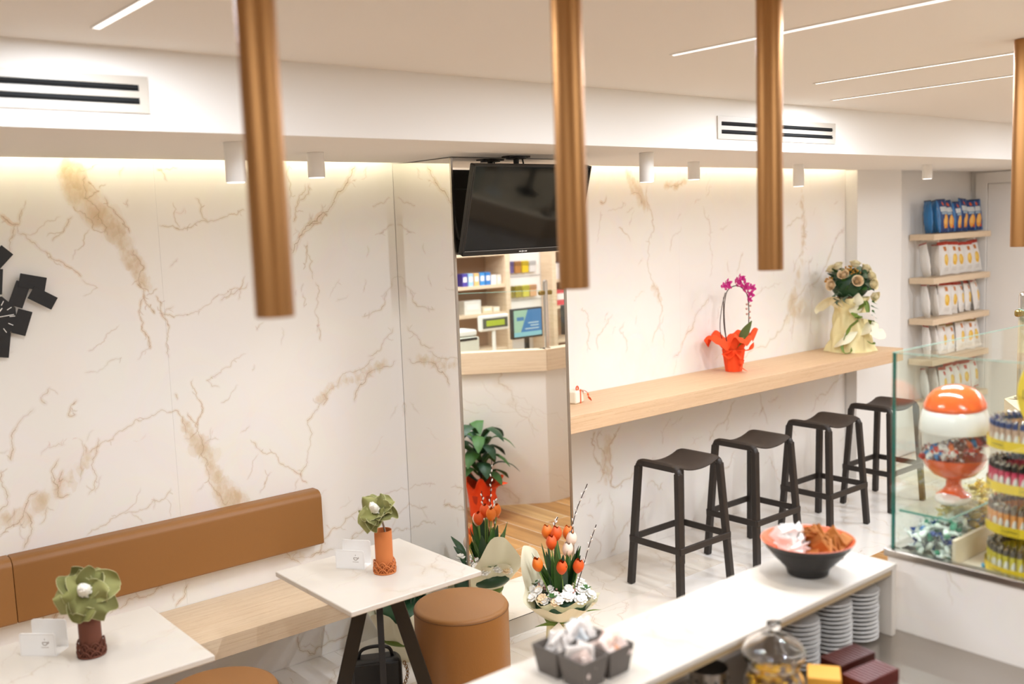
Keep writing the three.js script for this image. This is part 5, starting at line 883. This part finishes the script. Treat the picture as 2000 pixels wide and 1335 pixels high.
// ---------------------------------------------------------------- crisp shelves in the corner
{
  const sx0 = 7.97, sx1 = 9.0, zf = 0.216, ys = [1.908, 1.54, 1.192, 0.845, 0.47];
  const nm = ['top', 'second from top', 'middle', 'second from bottom', 'bottom'];
  const bagTex = (kind) => canvasTex(128, 192, (ctx, w, h) => {
    if (kind === 'blue') { ctx.fillStyle = '#1d3f78'; ctx.fillRect(0, 0, w, h); ctx.fillStyle = '#2f78b4'; ctx.fillRect(0, 0, 16, h); ctx.fillRect(w - 16, 0, 16, h); ctx.fillStyle = '#cfd4d4'; ctx.fillRect(24, 42, 80, 30); ctx.fillStyle = '#9db4c4'; ctx.fillRect(30, 74, 66, 14); ctx.fillStyle = '#d8582c'; ctx.beginPath(); ctx.arc(64, 24, 12, 0, 7); ctx.fill(); ctx.fillStyle = '#f0a23a'; ctx.beginPath(); ctx.ellipse(70, 130, 32, 42, 0.25, 0, 7); ctx.fill(); ctx.fillStyle = '#f6c064'; ctx.beginPath(); ctx.ellipse(64, 122, 18, 26, 0.25, 0, 7); ctx.fill(); ctx.fillStyle = '#c8402a'; ctx.beginPath(); ctx.ellipse(94, 162, 12, 10, 0, 0, 7); ctx.fill(); } else {
      ctx.fillStyle = '#ece8e2'; ctx.fillRect(0, 0, w, h); ctx.fillStyle = kind === 'olive' ? '#a08a4c' : '#b8362a'; ctx.fillRect(0, 0, w, 16); ctx.fillStyle = kind === 'red' ? '#c23a2c' : '#c87a3a'; ctx.fillRect(52, 26, 26, 26); ctx.fillStyle = '#e8b63c'; ctx.beginPath(); ctx.ellipse(64, 104, 24, 34, 0, 0, 7); ctx.fill(); ctx.fillStyle = '#f3cf68'; ctx.beginPath(); ctx.ellipse(58, 98, 12, 20, 0, 0, 7); ctx.fill(); ctx.fillStyle = '#c9c2b8'; for (let i = 0; i < 3; i++) ctx.fillRect(40, 150 + i * 8, 48, 3);
      if (kind === 'red') { ctx.strokeStyle = '#b8362a'; ctx.lineWidth = 8; ctx.beginPath(); ctx.moveTo(w, 20); ctx.quadraticCurveTo(96, 110, w - 6, 180); ctx.stroke(); ctx.fillStyle = '#b8362a'; ctx.fillRect(20, 176, 90, 10); }
    }
  });
  const texs = { blue: bagTex('blue'), white: bagTex('white'), olive: bagTex('olive'), red: bagTex('red') };
  const bagGeo = (W, H, T, seed) => { const f = (s) => grid(14, 18, (u, v) => { const e = pow(sin(PI * clamp01((v - 0.04) / 0.92)), 0.55) * pow(sin(PI * clamp01(u)), 0.6), wr = 0.004 * sin(u * 17 + v * 9 + seed) * sin(v * 13 + seed * 2); const pin = 1 - 0.07 * pow(sin(PI * v), 1.5); return V(s * (u - 0.5) * W * pin, v * H, s * (T / 2 * e + (e > 0.1 ? wr : 0))); }); const back = f(-1), uv = back.attributes.uv; for (let i = 0; i < uv.count; i++) uv.setXY(i, 0.02 + 0.08 * uv.getX(i), 0.2 + 0.2 * uv.getY(i)); return merge([f(1), back]); };
  const geos = [0, 1, 2].map((s) => bagGeo(0.145, 0.27, 0.062, s * 2.1));
  const rs = rng(71);
  ys.forEach((y, r) => {
    const sh = thing('oak_shelf', nm[r] + ' oak shelf of the crisp display in the corner', 'shelf', [sx0, y - 0.05, 0.001], 0, 'oak shelves of the crisp display');
    part('board', metric(rspan(0, sx1 - sx0, 0, 0.05, 0, zf, 0.002), 1.1), M.oak, sh);
    part('bracket', [box(0.02, 0.02, 0.15, 0.2, -0.0105, 0.08), box(0.02, 0.02, 0.15, 0.85, -0.0105, 0.08)], M.white, sh);
    const kind = ['blue', 'white', 'white', 'olive', 'red'][r], m = mat(0xffffff, 0.35, { map: texs[kind] }), n = r === 0 ? 8 : 7; let first = null;
    for (let i = 0; i < n; i++) {
      const x = sx0 + 0.075 + i * (sx1 - sx0 - 0.13) / (n - 1), turned = i < 2, p = [x, y + 0.007, 0.115 + rs() * 0.02];
      const label = (kind === 'blue' ? 'blue crisp bag with orange print' : kind === 'red' ? 'white crisp bag with red swoosh' : kind === 'olive' ? 'white crisp bag with olive top' : 'white crisp bag with red top') + ' on the ' + nm[r] + ' shelf, ' + (i === 0 ? 'leftmost' : i === n - 1 ? 'rightmost' : ORD[i] + ' from left');
      let o; if (!first) { o = first = thing('crisp_bag', label, 'crisp bag', p, 0, kind + ' crisp bags, ' + nm[r] + ' shelf'); part('pouch', geos[(i + r) % 3], m, o); part('sealed_seam', [box(0.135, 0.01, 0.003, 0, 0.271, 0)], kind === 'blue' ? mat(0x16294a, 0.4) : mat(0xb0402e, 0.4), o); } else { o = dup(first, p, 0, label); o.children[0].geometry = geos[(i + r) % 3]; }
      o.rotation.set(-0.06 - rs() * 0.1, turned ? 0.75 + rs() * 0.2 : -0.1 + (rs() - 0.5) * 0.6, (rs() - 0.5) * 0.2); o.scale.setScalar(0.94 + rs() * 0.12);
    }
  });
}
// ---------------------------------------------------------------- seen in the mirror: kiosk side of the room
// potted plant with red wrapping before the kiosk
{
  const t = thing('potted_plant', 'large leaved green plant in red wrapping, seen in the mirror', 'plant', [4.28, 0, 2.3]), rnd = rng(91); t.scale.setScalar(0.78);
  part('pot', lathe([[0.0001, 0], [0.1, 0], [0.13, 0.22], [0.124, 0.22], [0.1, 0.02], [0.0001, 0.02]], 28), GR.pot, t);
  part('wrap', grid(60, 12, (u, v) => { const a = u * 2 * PI, ru = sin(a * 5) + 0.6 * sin(a * 8 + 1); const r = lerp(0.115, 0.19, pow(v, 1.5)) * (1 + 0.12 * v * ru); return V(cos(a) * r, 0.01 + 0.34 * sin(v * PI * 0.62) + 0.05 * v * ru, sin(a) * r); }, true), GR.red, t);
  part('bow', [leafGeo([[-0.05, 0.3, -0.18], [0.05, 0.36, -0.24], [0.14, 0.33, -0.22]], 0.05), leafGeo([[-0.02, 0.28, -0.2], [-0.02, 0.15, -0.22], [0.02, 0.02, -0.22]], 0.045)], GR.red, t);
  part('soil', cyl(0.12, 0.12, 0.02, 0, 0.19, 0), GR.twig, t); part('trunk', tube([[0, 0.2, 0], [0.01, 0.4, 0], [-0.01, 0.65, 0.01]], 0.016, 12, 8), GR.twig, t);
  for (let i = 0; i < 26; i++) { const a = i * 2.4, h = 0.36 + 0.5 * (i / 26), r = 0.2 + 0.1 * rnd(), w = 0.05 + rnd() * 0.02; part('leaf', leafGeo([[cos(a) * 0.02, h - 0.05, sin(a) * 0.02], [cos(a) * r * 0.55, h + 0.06, sin(a) * r * 0.55], [cos(a) * r, h + 0.02, sin(a) * r], [cos(a) * r * 1.25, h - 0.06, sin(a) * r * 1.25]], w, 12, 0.2, 0.15), i % 2 ? GR.leafDark : GR.leaf, t); }
}
// shelving, panel and goods on the kiosk wall
{
  const u = thing('wall_shelving', 'oak wall shelving behind the kiosk, seen in the mirror', 'shelving', [0, 0, 0]), zb = 4.449, zf = 4.12;
  for (const x of [5.2, 6.08, 6.69, 7.5]) part('upright', metric(span(x, x + 0.055, 0, 2.2, zf, zb), 1.1), M.oak, u);
  for (const [a, b] of [[5.255, 6.08], [6.745, 7.5]]) { for (const y of [0.9, 1.25, 1.52, 1.83, 2.14]) part('shelf_board', metric(span(a, b, y, y + 0.03, zf + 0.01, zb), 1.1), M.oak, u); part('back_board', span(a, b, 0, 2.14, zb - 0.012, zb), mat(0xb08f72, 0.7), u); }
  const pnl = thing('slat_panel', 'white display panel between the oak shelving, seen in the mirror', 'display panel', [6.4125, 1.1, 4.30]); part('board', box(0.55, 1.0, 0.02, 0, 0.5, 0), M.white, pnl); part('rail', [0.08, 0.26, 0.5, 0.72].map((y) => box(0.53, 0.012, 0.03, 0, y, -0.025)), M.acrylic, pnl); part('standoff', [box(0.03, 0.03, 0.135, -0.2, 0.2, 0.0785), box(0.03, 0.03, 0.135, 0.2, 0.2, 0.0785), box(0.03, 0.03, 0.135, -0.2, 0.8, 0.0785), box(0.03, 0.03, 0.135, 0.2, 0.8, 0.0785)], M.steel, pnl);
  const packs = [[0x6a5a8c, 0xb07a3a, 0xe0c020, 0xd8d4d0], [0x8a7a20, 0xa89a30, 0xd0c84a, 0xd8a87a]];
  packs.forEach((row, r) => row.forEach((c, i) => { const t = thing('tobacco_pouch', ['violet', 'ochre', 'yellow', 'white', 'olive', 'khaki', 'lime', 'peach'][r * 4 + i] + ' pouch on the white panel seen in the mirror', 'pouch', [6.255 + i * 0.098, r ? 1.385 : 1.63, 4.262], 0, 'pouches on the white panel'); part('pouch', rbox(0.085, 0.12, 0.02, 0.006, 0, 0.066, 0), mat(c, 0.45), t); part('flap', rbox(0.082, 0.04, 0.004, 0.001, 0, 0.1, -0.0125), mat(new THREE.Color(c).multiplyScalar(0.6), 0.45), t); }));
  const goods = (list, y, z, g) => list.forEach(([x, w, h, c, n]) => { const t = thing('carton', n + ' carton on the kiosk shelving seen in the mirror', 'carton', [x, y + 0.0305, z], 0, g); part('box', rbox(w, h, 0.1, 0.002, 0, h / 2, 0), mat(c, 0.5), t); part('label', box(w * 0.7, h * 0.4, 0.001, 0, h * 0.55, -0.0508), mat(0xf0ece6, 0.5), t); });
  goods([[5.62, 0.06, 0.12, 0x4a3f9c, 'violet'], [5.69, 0.06, 0.12, 0x9cc4e4, 'pale blue'], [5.76, 0.06, 0.12, 0xe8b878, 'peach'], [5.83, 0.06, 0.12, 0x3f8fd0, 'blue'], [5.9, 0.06, 0.12, 0x2f78c0, 'deep blue'], [5.97, 0.06, 0.09, 0xf0e8e0, 'white'], [6.04, 0.05, 0.09, 0xe8ddd0, 'cream']], 1.52, 4.22, 'cartons on the second shelf');
  goods([[5.7, 0.2, 0.13, 0xe4dfd6, 'large white'], [5.88, 0.12, 0.06, 0xe8d4b4, 'flat tan'], [5.99, 0.08, 0.05, 0xeadcc4, 'small cream']], 1.25, 4.22, 'cartons on the low shelf');
  goods([[6.82, 0.09, 0.16, 0xe8e0dc, 'tall white'], [6.93, 0.1, 0.17, 0x4a4a8c, 'tall indigo'], [7.05, 0.1, 0.13, 0x3a5aa0, 'royal blue']], 1.52, 4.22, 'cartons on the right shelving'); goods([[6.85, 0.16, 0.16, 0xd8404a, 'red'], [7.03, 0.16, 0.14, 0xe88a5a, 'orange'], [7.2, 0.14, 0.16, 0xc83a6a, 'pink']], 1.25, 4.22, 'cartons on the right low shelf');
  goods([[5.5, 0.2, 0.18, 0xd8c8a8, 'tan'], [5.75, 0.15, 0.2, 0x8a5a3c, 'brown']], 1.83, 4.24, 'cartons on the high shelf');
}
// till: customer display, printer, monitor
{
  const d = thing('customer_display', 'till display on a pole, seen in the mirror', 'display', [5.01, 0.93, 3.0], PI);
  part('pole', [cyl(0.018, 0.016, 0.34, 0, 0, 0), cyl(0.07, 0.07, 0.01, 0, 0, 0)], M.plastic, d); part('housing', rbox(0.3, 0.13, 0.05, 0.015, 0, 0.395, 0, 3), M.plastic, d); part('bezel', rbox(0.26, 0.08, 0.006, 0.003, 0, 0.395, 0.026), mat(0x55564a, 0.4), d); part('screen', box(0.19, 0.045, 0.002, 0, 0.395, 0.03), mat(0x9aa828, 0.4, { emissive: 0x9fb01e, emissiveIntensity: 0.35 }), d, 'lit green screen');
  const p = thing('receipt_printer', 'pale till printer beside the display, seen in the mirror', 'printer', [4.72, 0.93, 3.1], PI); part('body', rbox(0.26, 0.3, 0.24, 0.02, 0, 0.15, 0, 3), mat(0xd8d6c8, 0.5), p); part('lid', rbox(0.24, 0.05, 0.2, 0.015, 0, 0.33, 0, 3), M.plastic, p); part('slot', box(0.2, 0.02, 0.01, 0, 0.285, 0.118), M.black, p);
  const st = canvasTex(256, 192, (ctx, w, h) => { ctx.translate(w, 0); ctx.scale(-1, 1); ctx.fillStyle = '#bfe8c8'; ctx.fillRect(0, 0, w, h); ctx.fillStyle = '#3f8fd0'; ctx.beginPath(); ctx.moveTo(130, 0); ctx.lineTo(w, 0); ctx.lineTo(w, 160); ctx.lineTo(60, 160); ctx.closePath(); ctx.fill(); ctx.fillStyle = '#9fe4f0'; ctx.fillRect(0, 160, w, 32); ctx.fillStyle = '#d8f0fa'; for (const [x, y, l] of [[130, 92, 100], [150, 112, 80], [100, 134, 130]]) ctx.fillRect(x, y, l, 9); ctx.fillStyle = '#4a90c8'; ctx.fillRect(26, 50, 66, 26); });
  const m = thing('till_monitor', 'till monitor with blue and green picture, seen in the mirror', 'monitor', [5.365, 0.93, 3.0], PI); part('stand', [cyl(0.09, 0.09, 0.012, 0, 0, 0), rbox(0.04, 0.25, 0.03, 0.006, 0, 0.12, 0)], M.black, m); part('casing', rbox(0.335, 0.255, 0.04, 0.006, 0, 0.36, 0), M.black, m); part('screen', box(0.305, 0.222, 0.002, 0, 0.362, 0.021), mat(0x101010, 0.3, { emissive: 0xffffff, emissiveMap: st, emissiveIntensity: 0.75 }), m, 'lit blue and green screen');
  const m2 = thing('till_monitor', 'second till monitor turned away, at the mirror edge', 'monitor', [5.85, 0.93, 2.95], PI - 0.3); part('stand', [cyl(0.09, 0.09, 0.012, 0, 0, 0), rbox(0.04, 0.25, 0.03, 0.006, 0, 0.12, 0)], M.black, m2); part('casing', rbox(0.335, 0.255, 0.04, 0.006, 0, 0.36, 0), M.black, m2); part('screen', box(0.305, 0.222, 0.002, 0, 0.362, 0.021), mat(0x101010, 0.3, { emissive: 0xffffff, emissiveMap: st, emissiveIntensity: 0.75 }), m2);
}
renderer.render(scene, camera);
